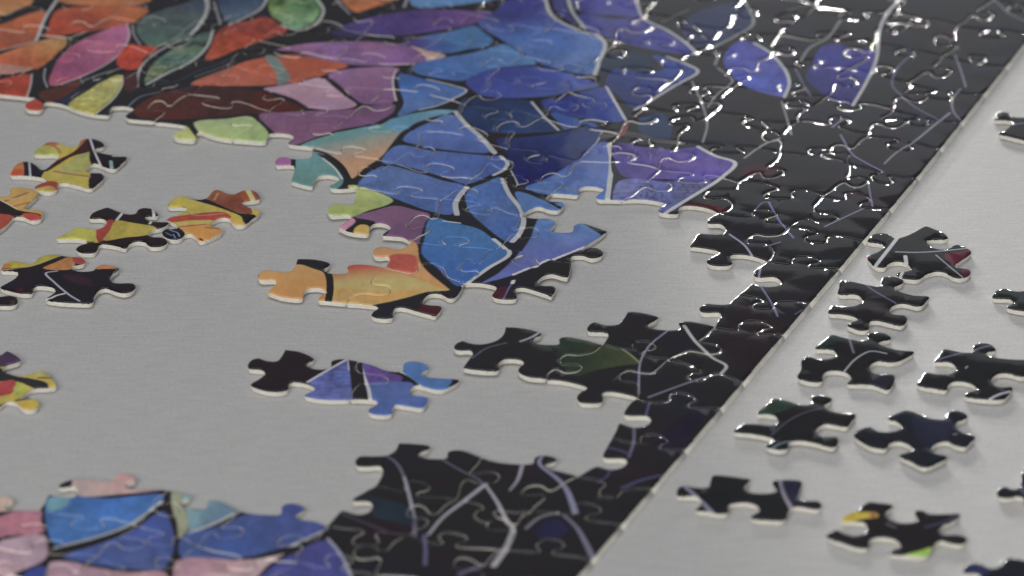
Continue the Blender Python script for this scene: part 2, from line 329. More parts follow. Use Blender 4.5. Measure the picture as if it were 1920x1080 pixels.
    F([(1280, 45), (1330, 15), (1395, 6), (1412, 45), (1380, 66), (1330, 90), (1290, 80)], (44, 50, 84), tx=.5)
    S([(1394, 0), (1412, 45), (1380, 68), (1333, 92)], 5, (118, 120, 122))
    S([(1132, 256), (1175, 252), (1225, 264), (1275, 270)], 18, (78, 72, 80)); S([(1173, 232), (1170, 245), (1164, 255)], 8, (150, 68, 70)); S([(1200, 262), (1240, 266)], 8, (60, 66, 100))
    F([(1385, 329), (1412, 311), (1447, 311), (1462, 322), (1425, 331)], (66, 34, 42)); F([(1280, 384), (1340, 384), (1362, 392), (1350, 403)], (80, 28, 38))
    # ---- orange pieces
    F([(490, 505), (540, 505), (556, 497), (585, 505), (613, 518), (607, 572), (495, 556), (515, 530), (486, 532)], (202, 142, 72), (206, 132, 60), (520, 510), (560, 560), tx=.2)
    F([(622, 505), (652, 505), (652, 490), (722, 500), (770, 520), (800, 530), (843, 545), (800, 549), (760, 560), (700, 572), (620, 575)], (204, 78, 58), (190, 162, 84), (690, 500), (690, 528), tx=.2)
    F([(622, 545), (700, 548), (800, 545), (700, 572), (620, 575)], (204, 150, 70), k=8)
    F([(694, 460), (757, 465), (772, 452), (782, 462), (786, 490), (800, 510), (842, 546), (770, 520), (718, 504), (735, 490), (694, 488)], (206, 138, 78), (204, 140, 74), (720, 470), (800, 520), tx=.2)
    F([(728, 483), (780, 483), (784, 500), (778, 513), (750, 511), (722, 502)], (202, 76, 58), k=7)
    F([(795, 572), (832, 574), (818, 596), (780, 590)], (78, 32, 42))
    F([(550, 480), (590, 482), (624, 490), (622, 505), (610, 514), (595, 503), (575, 497), (556, 497)], (38, 34, 42))
    S([(590, 492), (607, 505), (616, 520), (618, 545), (614, 572)], 11, (38, 34, 42))
    F([(1088, 415), (1105, 419), (1145, 436), (1136, 444), (1110, 432)], (40, 38, 44))
    # ---- bottom left
    F([(140, 892), (179, 897), (212, 904), (214, 886), (255, 886), (258, 908), (240, 914), (285, 916), (303, 920), (230, 929), (140, 930), (135, 910)], (180, 152, 146), (196, 138, 140), (180, 915), (235, 892), tx=.3)
    S([(108, 912), (125, 902), (143, 896)], 7, (40, 38, 46))
    F([(92, 935), (204, 937), (293, 929), (308, 931), (301, 945), (244, 982), (183, 1007), (122, 1025), (100, 1021), (88, 992), (85, 952)], (56, 106, 186), (58, 112, 190), (120, 950), (200, 1000), tx=.5)
    F([(90, 937), (130, 937), (125, 950), (90, 960)], (92, 150, 170), k=8)
    S([(302, 943), (246, 984), (183, 1009), (104, 1030)], 5, (150, 158, 170))
    F([(306, 961), (322, 990), (327, 1023), (319, 1050), (305, 1067), (244, 1070), (173, 1060), (118, 1047), (183, 1024), (254, 993)], (66, 86, 166), (72, 96, 172), (260, 1000), (200, 1060), tx=.4)
    F([(-80, 985), (0, 970), (38, 957), (76, 957), (77, 982), (82, 1000), (0, 1009), (-80, 1020)], (184, 110, 134), tx=.4)
    F([(-80, 1030), (0, 1017), (83, 1007), (89, 1029), (86, 1050), (40, 1073), (0, 1088), (-80, 1100)], (184, 142, 154), tx=.4)
    F([(-40, 925), (30, 925), (30, 955), (-20, 962), (-80, 960)], (200, 165, 150)); 
    F([(40, 1085), (80, 1064), (95, 1100), (40, 1110)], (60, 72, 162))
    F([(92, 1060), (122, 1056), (173, 1066), (244, 1076), (310, 1076), (318, 1130), (98, 1130)], (184, 132, 148), tx=.4)
    F([(324, 920), (338, 922), (342, 952), (353, 974), (350, 998), (336, 1008), (332, 982), (322, 952)], (152, 156, 122))
    F([(340, 920), (362, 925), (357, 955), (387, 954), (388, 934), (448, 954), (401, 984), (355, 1000), (352, 975)], (96, 136, 170), (120, 160, 160), (420, 960), (345, 950), tx=.4)
    S([(455, 957), (401, 984), (352, 1003)], 4.5, (170, 170, 172))
    F([(340, 1010), (401, 991), (462, 966), (500, 966), (524, 964), (526, 938), (565, 938), (580, 954), (560, 966), (593, 976), (611, 992), (544, 1024), (503, 1037), (462, 1047), (340, 1047)], (64, 92, 172), (70, 86, 166), (380, 1030), (560, 980), tx=.4)
    S([(611, 994), (575, 1012), (544, 1026)], 4.5, (150, 150, 172))
    F([(332, 1053), (462, 1053), (524, 1043), (534, 1040), (503, 1060), (468, 1092), (332, 1100)], (186, 132, 148), (200, 168, 170), (360, 1060), (520, 1045), tx=.4)
    F([(478, 1092), (544, 1043), (611, 1016), (630, 1033), (646, 1053), (660, 1100), (470, 1110)], (72, 76, 162), tx=.4)
    S([(614, 1013), (632, 1034), (648, 1060), (660, 1092)], 4.5, (140, 142, 180))
    # ---- pale lines across the black border
    V = (138, 138, 162); P2 = (88, 87, 130)
    S([(720, 855), (742, 870), (757, 897), (767, 935), (775, 972), (777, 1006)], 3.5, P2, 6); S([(757, 897), (767, 935), (775, 972)], 4, V)
    S([(825, 862), (865, 885), (895, 900), (910, 915)], 3, P2); S([(912, 915), (932, 945), (950, 980), (961, 992), (950, 1025), (925, 1062)], 4, (160, 152, 172), 9)
    S([(910, 910), (865, 945), (830, 972), (802, 1005)], 7, (150, 145, 165), 3.5); S([(980, 868), (970, 902), (955, 922)], 6, (140, 135, 165), 2.5)
    S([(1022, 850), (1010, 870), (1040, 897), (1060, 917), (1078, 962)], 4, (120, 120, 175), 9); S([(985, 992), (1010, 972), (1045, 962)], 4, (125, 120, 140))
    S([(1055, 966), (1080, 990), (1095, 1015), (1110, 1045)], 4, (110, 105, 150), 9); S([(795, 1006), (797, 1035), (796, 1062)], 5, (92, 82, 150))
    S([(637, 965), (675, 980), (720, 997)], 4, (72, 62, 90)); F([(665, 925), (720, 938), (770, 955), (773, 985), (735, 980), (700, 970), (697, 945)], (38, 50, 64), k=6)
    S([(1238, 892), (1200, 902), (1165, 916)], 4.5, (72, 68, 145)); S([(1188, 800), (1187, 830), (1178, 858)], 4, (92, 92, 140)); S([(1137, 840), (1160, 845), (1177, 852)], 6, (68, 62, 125))
    S([(1145, 880), (1135, 896), (1120, 905)], 3.5, (66, 62, 120)); F([(1010, 985), (1045, 975), (1065, 995), (1040, 1010), (1005, 1005)], (42, 42, 78), k=6)
    S([(860, 1080), (885, 1068), (905, 1062)], 6, (90, 88, 140))
    S([(1282, 614), (1302, 642), (1335, 672), (1361, 688), (1350, 703)], 5, (165, 160, 166), 4.5)
    S([(1252, 622), (1217, 650), (1200, 680), (1197, 710), (1197, 738)], 2.5, (128, 124, 180)); S([(1215, 746), (1272, 725), (1310, 712), (1350, 702)], 3, (120, 112, 150)); S([(1217, 755), (1210, 780)], 3, (80, 76, 150))
    S([(1440, 380), (1465, 422), (1487, 447)], 3, (96, 98, 190)); S([(1415, 395), (1430, 381), (1445, 381)], 2.2, (88, 88, 170)); S([(1545, 426), (1620, 391)], 2.2, (110, 115, 158))
    S([(1627, 345), (1635, 388)], 2.6, (92, 92, 150)); S([(1367, 442), (1395, 462), (1410, 482)], 3.2, (135, 138, 182)); S([(1426, 498), (1422, 520)], 2.6, (120, 122, 180))
    S([(1425, 537), (1440, 560), (1450, 577), (1457, 594)], 2.8, (100, 100, 172)); S([(1462, 455), (1432, 464)], 2.2, (110, 112, 160)); S([(1490, 590), (1520, 572)], 3, (70, 72, 120))
    S([(1575, 40), (1552, 72), (1517, 92), (1500, 116)], 4.5, (108, 110, 116)); S([(1490, 130), (1507, 162), (1520, 182)], 3.5, (76, 82, 124))
    S([(1715, 98), (1680, 132), (1672, 160), (1690, 182), (1715, 202), (1760, 226)], 3.5, (76, 80, 128)); S([(1790, 105), (1802, 137), (1810, 164)], 3.8, (96, 100, 126)); S([(1800, 168), (1785, 187), (1787, 210), (1801, 227)], 3.8, (94, 98, 126))
    S([(1780, 213), (1752, 235), (1715, 265), (1680, 287), (1657, 308)], 4, (116, 116, 146), 2.5); S([(1575, 255), (1597, 290), (1615, 302), (1655, 323)], 3.2, (98, 98, 164))
    S([(1297, 155), (1317, 200), (1325, 237), (1317, 268)], 4, (112, 114, 118)); S([(1465, 193), (1475, 225), (1483, 254)], 3.5, (110, 112, 118)); S([(1348, 102), (1340, 124)], 5, (104, 106, 116))
    S([(1345, 130), (1373, 154), (1345, 177), (1326, 202)], 4.5, (104, 108, 120), 3); S([(1460, 262), (1435, 270), (1395, 298)], 5, (122, 122, 126), 3.5); S([(1860, -5), (1890, 25), (1925, 42)], 4.5, (84, 88, 116))
    S([(1580, 225), (1560, 240)], 4, (90, 92, 140)); S([(1240, 42), (1290, 20)], 4, (80, 82, 88)); S([(1475, 20), (1530, 8)], 3, (70, 72, 78))
    S([(1150, 715), (1160, 706)], 3, (60, 58, 90)) 
    F([(1047, 634), (1090, 632), (1130, 643), (1165, 658), (1199, 682), (1165, 687), (1115, 696), (1077, 706), (1045, 672)], (38, 56, 46), (66, 76, 46), (1050, 660), (1170, 680), tx=.4, k=6)
    S([(1165, 656), (1182, 668), (1199, 683)], 3.5, (118, 126, 74)); S([(885, 675), (910, 657), (948, 646)], 3, (78, 82, 112)); S([(975, 643), (995, 635), (1013, 624)], 4.5, (140, 145, 178))
    F([(1225, 840), (1300, 770), (1320, 780), (1260, 850)], (38, 34, 54), k=9); F([(1395, 560), (1480, 640), (1400, 700), (1350, 660)], (44, 36, 42), k=9)
paint_main()

# ------------------------------------------------------------------ materials
def mat(name):
    m = bpy.data.materials.new(name); m.use_nodes = True
    return m, m.node_tree, m.node_tree.nodes['Principled BSDF']
card, nt, b = mat("raw_cardboard")
b.inputs['Base Color'].default_value = (.78, .76, .68, 1); b.inputs['Roughness'].default_value = .9
b.inputs['Specular IOR Level'].default_value = .15
n = nt.nodes.new('ShaderNodeTexNoise'); n.inputs['Scale'].default_value = 2600; n.inputs['Detail'].default_value = 3
tc = nt.nodes.new('ShaderNodeTexCoord'); mp = nt.nodes.new('ShaderNodeMapping'); mp.inputs['Scale'].default_value = (.35, .35, 2.2)
nt.links.new(tc.outputs['Object'], mp.inputs[0]); nt.links.new(mp.outputs[0], n.inputs['Vector'])
cr = nt.nodes.new('ShaderNodeValToRGB'); cr.color_ramp.elements[0].color = (.70, .68, .60, 1); cr.color_ramp.elements[1].color = (.92, .90, .82, 1)
cr.color_ramp.elements[0].position = .3; cr.color_ramp.elements[1].position = .65
nt.links.new(n.outputs[0], cr.inputs[0]); nt.links.new(cr.outputs[0], b.inputs['Base Color'])

gloss, nt, b = mat("varnished_print")
uv = nt.nodes.new('ShaderNodeUVMap'); uv.uv_map = "sheet"
im = nt.nodes.new('ShaderNodeTexImage'); im.extension = 'EXTEND'
nt.links.new(uv.outputs[0], im.inputs[0]); nt.links.new(im.outputs[0], b.inputs['Base Color'])
b.inputs['Roughness'].default_value = .4; b.inputs['Specular IOR Level'].default_value = .0
b.inputs['Coat Weight'].default_value = 1; b.inputs['Coat Roughness'].default_value = .05; b.inputs['Coat IOR'].default_value = 1.45
tc = nt.nodes.new('ShaderNodeTexCoord')
n1 = nt.nodes.new('ShaderNodeTexNoise'); n1.inputs['Scale'].default_value = 170; n1.inputs['Detail'].default_value = 2
n2 = nt.nodes.new('ShaderNodeTexNoise'); n2.inputs['Scale'].default_value = 1900; n2.inputs['Detail'].default_value = 2
b1 = nt.nodes.new('ShaderNodeBump'); b1.inputs['Distance'].default_value = .00035; b1.inputs['Strength'].default_value = .05
b2 = nt.nodes.new('ShaderNodeBump'); b2.inputs['Distance'].default_value = .00002; b2.inputs['Strength'].default_value = .5
b3 = nt.nodes.new('ShaderNodeBump'); b3.inputs['Distance'].default_value = .00001; b3.inputs['Strength'].default_value = .35
nt.links.new(n2.outputs[0], b3.inputs['Height']); nt.links.new(b1.outputs[0], b3.inputs['Normal'])
nt.links.new(tc.outputs['Object'], n1.inputs['Vector']); nt.links.new(tc.outputs['Object'], n2.inputs['Vector'])
nt.links.new(n1.outputs[0], b1.inputs['Height']); nt.links.new(n2.outputs[0], b2.inputs['Height']); nt.links.new(b1.outputs[0], b2.inputs['Normal'])
nt.links.new(b2.outputs[0], b.inputs['Normal']); nt.links.new(b3.outputs[0], b.inputs['Coat Normal'])

tabm, nt, b = mat("white_brushed_laminate")
tc = nt.nodes.new('ShaderNodeTexCoord'); mp = nt.nodes.new('ShaderNodeMapping'); mp.inputs['Scale'].default_value = (160, 1100, 1)
mp.inputs['Rotation'].default_value = (0, 0, math.radians(12))
n = nt.nodes.new('ShaderNodeTexNoise'); n.inputs['Scale'].default_value = 1.0; n.inputs['Detail'].default_value = 5; n.inputs['Roughness'].default_value = .65
cr = nt.nodes.new('ShaderNodeValToRGB'); cr.color_ramp.elements[0].color = (.572, .569, .563, 1); cr.color_ramp.elements[1].color = (.674, .671, .664, 1)
cr.color_ramp.elements[0].position = .3; cr.color_ramp.elements[1].position = .7
nb = nt.nodes.new('ShaderNodeTexNoise'); nb.inputs['Scale'].default_value = 22; nb.inputs['Detail'].default_value = 3
mx = nt.nodes.new('ShaderNodeMix'); mx.data_type = 'RGBA'; mx.blend_type = 'MULTIPLY'; mx.inputs['Factor'].default_value = .5
cr2 = nt.nodes.new('ShaderNodeValToRGB'); cr2.color_ramp.elements[0].color = (.93, .93, .93, 1); cr2.color_ramp.elements[1].color = (1, 1, 1, 1)
nt.links.new(tc.outputs['Object'], mp.inputs[0]); nt.links.new(mp.outputs[0], n.inputs['Vector']); nt.links.new(n.outputs[0], cr.inputs[0])
nt.links.new(tc.outputs['Object'], nb.inputs['Vector']); nt.links.new(nb.outputs[0], cr2.inputs[0])
sp = nt.nodes.new('ShaderNodeTexNoise'); sp.inputs['Scale'].default_value = 1500; sp.inputs['Detail'].default_value = 2
cr3 = nt.nodes.new('ShaderNodeValToRGB'); cr3.color_ramp.elements[0].color = (.9, .9, .9, 1); cr3.color_ramp.elements[1].color = (1.07, 1.07, 1.07, 1)
cr3.color_ramp.elements[0].position = .35; cr3.color_ramp.elements[1].position = .65
m3 = nt.nodes.new('ShaderNodeMix'); m3.data_type = 'RGBA'; m3.blend_type = 'MULTIPLY'; m3.inputs['Factor'].default_value = .7
nt.links.new(tc.outputs['Object'], sp.inputs['Vector']); nt.links.new(sp.outputs[0], cr3.inputs[0])
nt.links.new(cr.outputs[0], m3.inputs['A']); nt.links.new(cr3.outputs[0], m3.inputs['B']); nt.links.new(m3.outputs['Result'], mx.inputs['A']); nt.links.new(cr2.outputs[0], mx.inputs['B']); nt.links.new(mx.outputs['Result'], b.inputs['Base Color'])
b.inputs['Roughness'].default_value = .48; b.inputs['Specular IOR Level'].default_value = .06
bp = nt.nodes.new('ShaderNodeBump'); bp.inputs['Distance'].default_value = .00003; bp.inputs['Strength'].default_value = .6
nt.links.new(n.outputs[0], bp.inputs['Height']); nt.links.new(bp.outputs[0], b.inputs['Normal'])

# ------------------------------------------------------------------ table
bm = bmesh.new()
bmesh.ops.create_cube(bm, size=1.0)
for v in bm.verts:
    v.co.x *= 1.8; v.co.y *= 1.6; v.co.z = v.co.z * .03 - .015
    v.co.y += .2
me = bpy.data.meshes.new("table_top"); bm.to_mesh(me); bm.free(); me.materials.append(tabm)
table = bpy.data.objects.new("table_top", me); SC.collection.objects.link(table)
table['kind'] = 'structure'

# ------------------------------------------------------------------ puzzle pieces
from mathutils.geometry import delaunay_2d_cdt
RINGS = (.00004, .00013, .00023, .00038, .00054, .00075, .001)
def height(d):
    """height of the printed face at the distance d from the cut: die-cut rounding, then a slight pillow"""
    r = .00038
    h = 0.0 if d >= r else -(r - math.sqrt(max(0, r * r - (r - d) ** 2))) * .8
    if d < .001: h -= .00009 * (1 - d / .001) ** 2
    return T + h
def clean(P, tol=.00012):
    out = []
    for p in P:
        if not out or math.hypot(p[0] - out[-1][0], p[1] - out[-1][1]) > tol: out.append(p)
    if math.hypot(out[0][0] - out[-1][0], out[0][1] - out[-1][1]) < tol: out.pop()
    return out
def offset(P, d):
    n = len(P); out = []
    for i in range(n):
        a, b, c = P[i - 1], P[i], P[(i + 1) % n]
        e1 = Vector((b[0] - a[0], b[1] - a[1])).normalized(); e2 = Vector((c[0] - b[0], c[1] - b[1])).normalized()
        n1 = Vector((-e1.y, e1.x)); n2 = Vector((-e2.y, e2.x))
        m = n1 + n2
        if m.length < .3: m = n1
        m.normalize(); k = min(1.5, 1 / max(.35, m.dot(n1)))
        out.append((b[0] + m.x * d * k, b[1] + m.y * d * k))
    return out
def piece(name, P, gap=0.0, parent=None, tilt=.5, seed=0, lift=0.0, slope=None):
    P = clean(P)
    A = sum(P[i - 1][0] * P[i][1] - P[i][0] * P[i - 1][1] for i in range(len(P)))
    if A < 0: P = P[::-1]
    if gap: P = offset(P, gap)
    cx = sum(p[0] for p in P) / len(P); cy = sum(p[1] for p in P) / len(P)
    n = len(P)
    PA = np.array(P); PB = np.roll(PA, -1, axis=0); D = PB - PA; LL = (D * D).sum(1) + 1e-18
    def dist(q):
        w = q - PA
        t = np.clip((w * D).sum(1) / LL, 0, 1)
        e = w - D * t[:, None]
        return math.sqrt((e * e).sum(1).min())
    pts = [Vector(p) for p in P]
    for k, d in enumerate(RINGS):
        Q = offset(P, d)
        if k >= 4: Q = Q[::2]
        for q in Q:
            if dist(np.array(q)) > d * .93: pts.append(Vector(q))
    vs, es, fs, *_r = delaunay_2d_cdt([p - Vector((cx, cy)) for p in pts], [(i, (i + 1) % n) for i in range(n)], [], 1, 1e-6)
    verts = [(v.x, v.y, height(dist(np.array((v.x + cx, v.y + cy))))) for v in vs]
    faces = [tuple(f) if (vs[f[1]] - vs[f[0]]).cross(vs[f[2]] - vs[f[0]]) > 0 else tuple(f)[::-1] for f in fs]
    hl = height(.000045)
    mats = [1 if all(verts[i][2] < hl for i in f) else 0 for f in faces]   # the white paper shows where the print is cut
    m0 = len(verts)
    zt = height(0)
    PU = offset(P, .00012) if slope is None else P
    for k, (o, z) in enumerate(((0, zt), (0, 0))):
        for q in (PU if k else P):
            x, y = q[0] - cx, q[1] - cy
            if k and slope is not None:
                a0, a1, amt = slope
                dv = (a1 - a0).normalized(); w = Vector(q) - a0; b_ = 1
                if abs(w.x * dv.y - w.y * dv.x) < .0004: x += abs(dv.y) * amt; y -= abs(dv.x) * amt
            verts.append((x, y, z))
    for i in range(n):
        j = (i + 1) % n
        faces.append((m0 + n + i, m0 + n + j, m0 + j, m0 + i)); mats.append(1)
    me = bpy.data.meshes.new(name); me.from_pydata(verts, [], faces)
    me.materials.append(gloss); me.materials.append(card)
    me.polygons.foreach_set('material_index', mats)
    me.polygons.foreach_set('use_smooth', [True] * len(faces))
    ul = me.uv_layers.new(name="sheet")
    vi = np.empty(len(me.loops), dtype=np.int32); me.loops.foreach_get('vertex_index', vi)
    co = np.array(verts)[vi]
    u = np.stack([(co[:, 0] + cx - TX0) / (TX1 - TX0), (co[:, 1] + cy - TY0) / (TY1 - TY0)], axis=1).astype(np.float32)
    ul.data.foreach_set('uv', u.ravel())
    me.update()
    o = bpy.data.objects.new(name, me); SC.collection.objects.link(o)
    rr = random.Random(seed)
    tx, ty = math.radians(rr.gauss(0, tilt)), math.radians(rr.gauss(0, tilt))
    tx = max(-1.1, min(1.1, math.degrees(tx))); ty = max(-1.1, min(1.1, math.degrees(ty)))
    tx, ty = math.radians(tx), math.radians(ty)
    up = .009 * (abs(math.tan(tx)) + abs(math.tan(ty))) + .0001 + lift
    o.location = (cx, cy, up); o.rotation_euler = (tx, ty, 0)
    if parent: o.parent = parent
    return o

# ---- the lattice of cuts of the assembled puzzle: rows e_r run across, columns c_j count from the right-hand border
EY = {0: -35, 1: 15, 2: 67, 3: 125, 4: 177, 5: 230, 6: 279, 7: 332, 8: 392, 9: 452, 10: 503, 11: 569, 12: 627, 13: 717, 14: 765, 15: 844, 16: 917, 17: 985, 18: 1050, 19: 1120, 20: 1190, 21: 1262, -1: -88, -2: -140}
def border_x(y):
    return 1920 - .80 * (y - 82) if y < 320 else 1729.6 - .8505 * (y - 320)
C = {(r, 0): (border_x(y), y) for r, y in EY.items()}
C.update({(9, 1): (1480, 426), (9, 2): (1347, 400), (9, 3): (1164, 376), (9, 4): (1033, 363), (9, 5): (884, 335), (9, 6): (735, 306), (9, 7): (586, 276), (9, 8): (435, 263), (9, 9): (289, 229), (9, 10): (137, 205), (9, 11): (-13, 178), (9, 12): (-160, 152),
 (8, 1): (1543, 367), (8, 2): (1385, 342), (8, 5): (955, 280), (8, 4): (1085, 303), (8, 3): (1236, 318), (7, 1): (1592, 309), (6, 1): (1627, 256),
 (10, 1): (1439, 490), (10, 2): (1292, 463), (10, 3): (1139, 434), (10, 4): (977, 406), (10, 5): (826, 375), (10, 6): (669, 353), (10, 7): (545, 340),
 (11, 1): (1385, 552), (11, 3): (1072, 495), (11, 4): (925, 470), (11, 5): (769, 456), (11, 6): (632, 428),
 (12, 1): (1340, 614), (12, 2): (1177, 585), (12, 3): (1034, 557), (12, 4): (870, 532), (12, 5): (722, 502), (12, 6): (557, 486),
 (13, 1): (1252, 674), (13, 2): (1130, 646), (13, 3): (947, 614), (13, 4): (817, 593), (13, 5): (649, 569), (13, 6): (500, 549),
 (14, 1): (1197, 746), (14, 2): (1025, 712), (14, 3): (867, 692), (15, 1): (1147, 821), (16, 1): (1083, 894), (16, 2): (902, 857), (16, 3): (747, 831),
 (17, 3): (702, 914), (18, 3): (614, 987), (18, 4): (446, 957), (18, 5): (317, 921), (18, 6): (143, 898), (19, 6): (72, 958), (19, 7): (-85, 945)})
G = {k: Vector(ground(v)) for k, v in C.items()}
off9 = {j: G[(9, j)] - G[(9, 0)] for j in range(13)}
for j in (13, 14): off9[j] = off9[12] + (off9[12] - off9[11]) * (j - 12)
off18 = {}
step18 = (G[(18, 6)] - G[(18, 3)]) / 3
for j in range(15):
    if (18, j) in G and j: off18[j] = G[(18, j)] - G[(18, 0)]
    elif j < 3: off18[j] = (G[(18, 3)] - G[(18, 0)]) * j / 3
    else: off18[j] = G[(18, 6)] - G[(18, 0)] + step18 * (j - 6)
def corner(r, j):
    if (r, j) in G: return G[(r, j)]
    t = min(1, max(0, (r - 9) / 9))
    rr = random.Random(r * 131 + j * 17 + 5)
    p = G[(r, 0)] + off9[j] * (1 - t) + off18[j] * t
    if j: p = p + Vector((rr.uniform(-1, 1) * .0017, rr.uniform(-1, 1) * .0014))
    G[(r, j)] = p
    return p

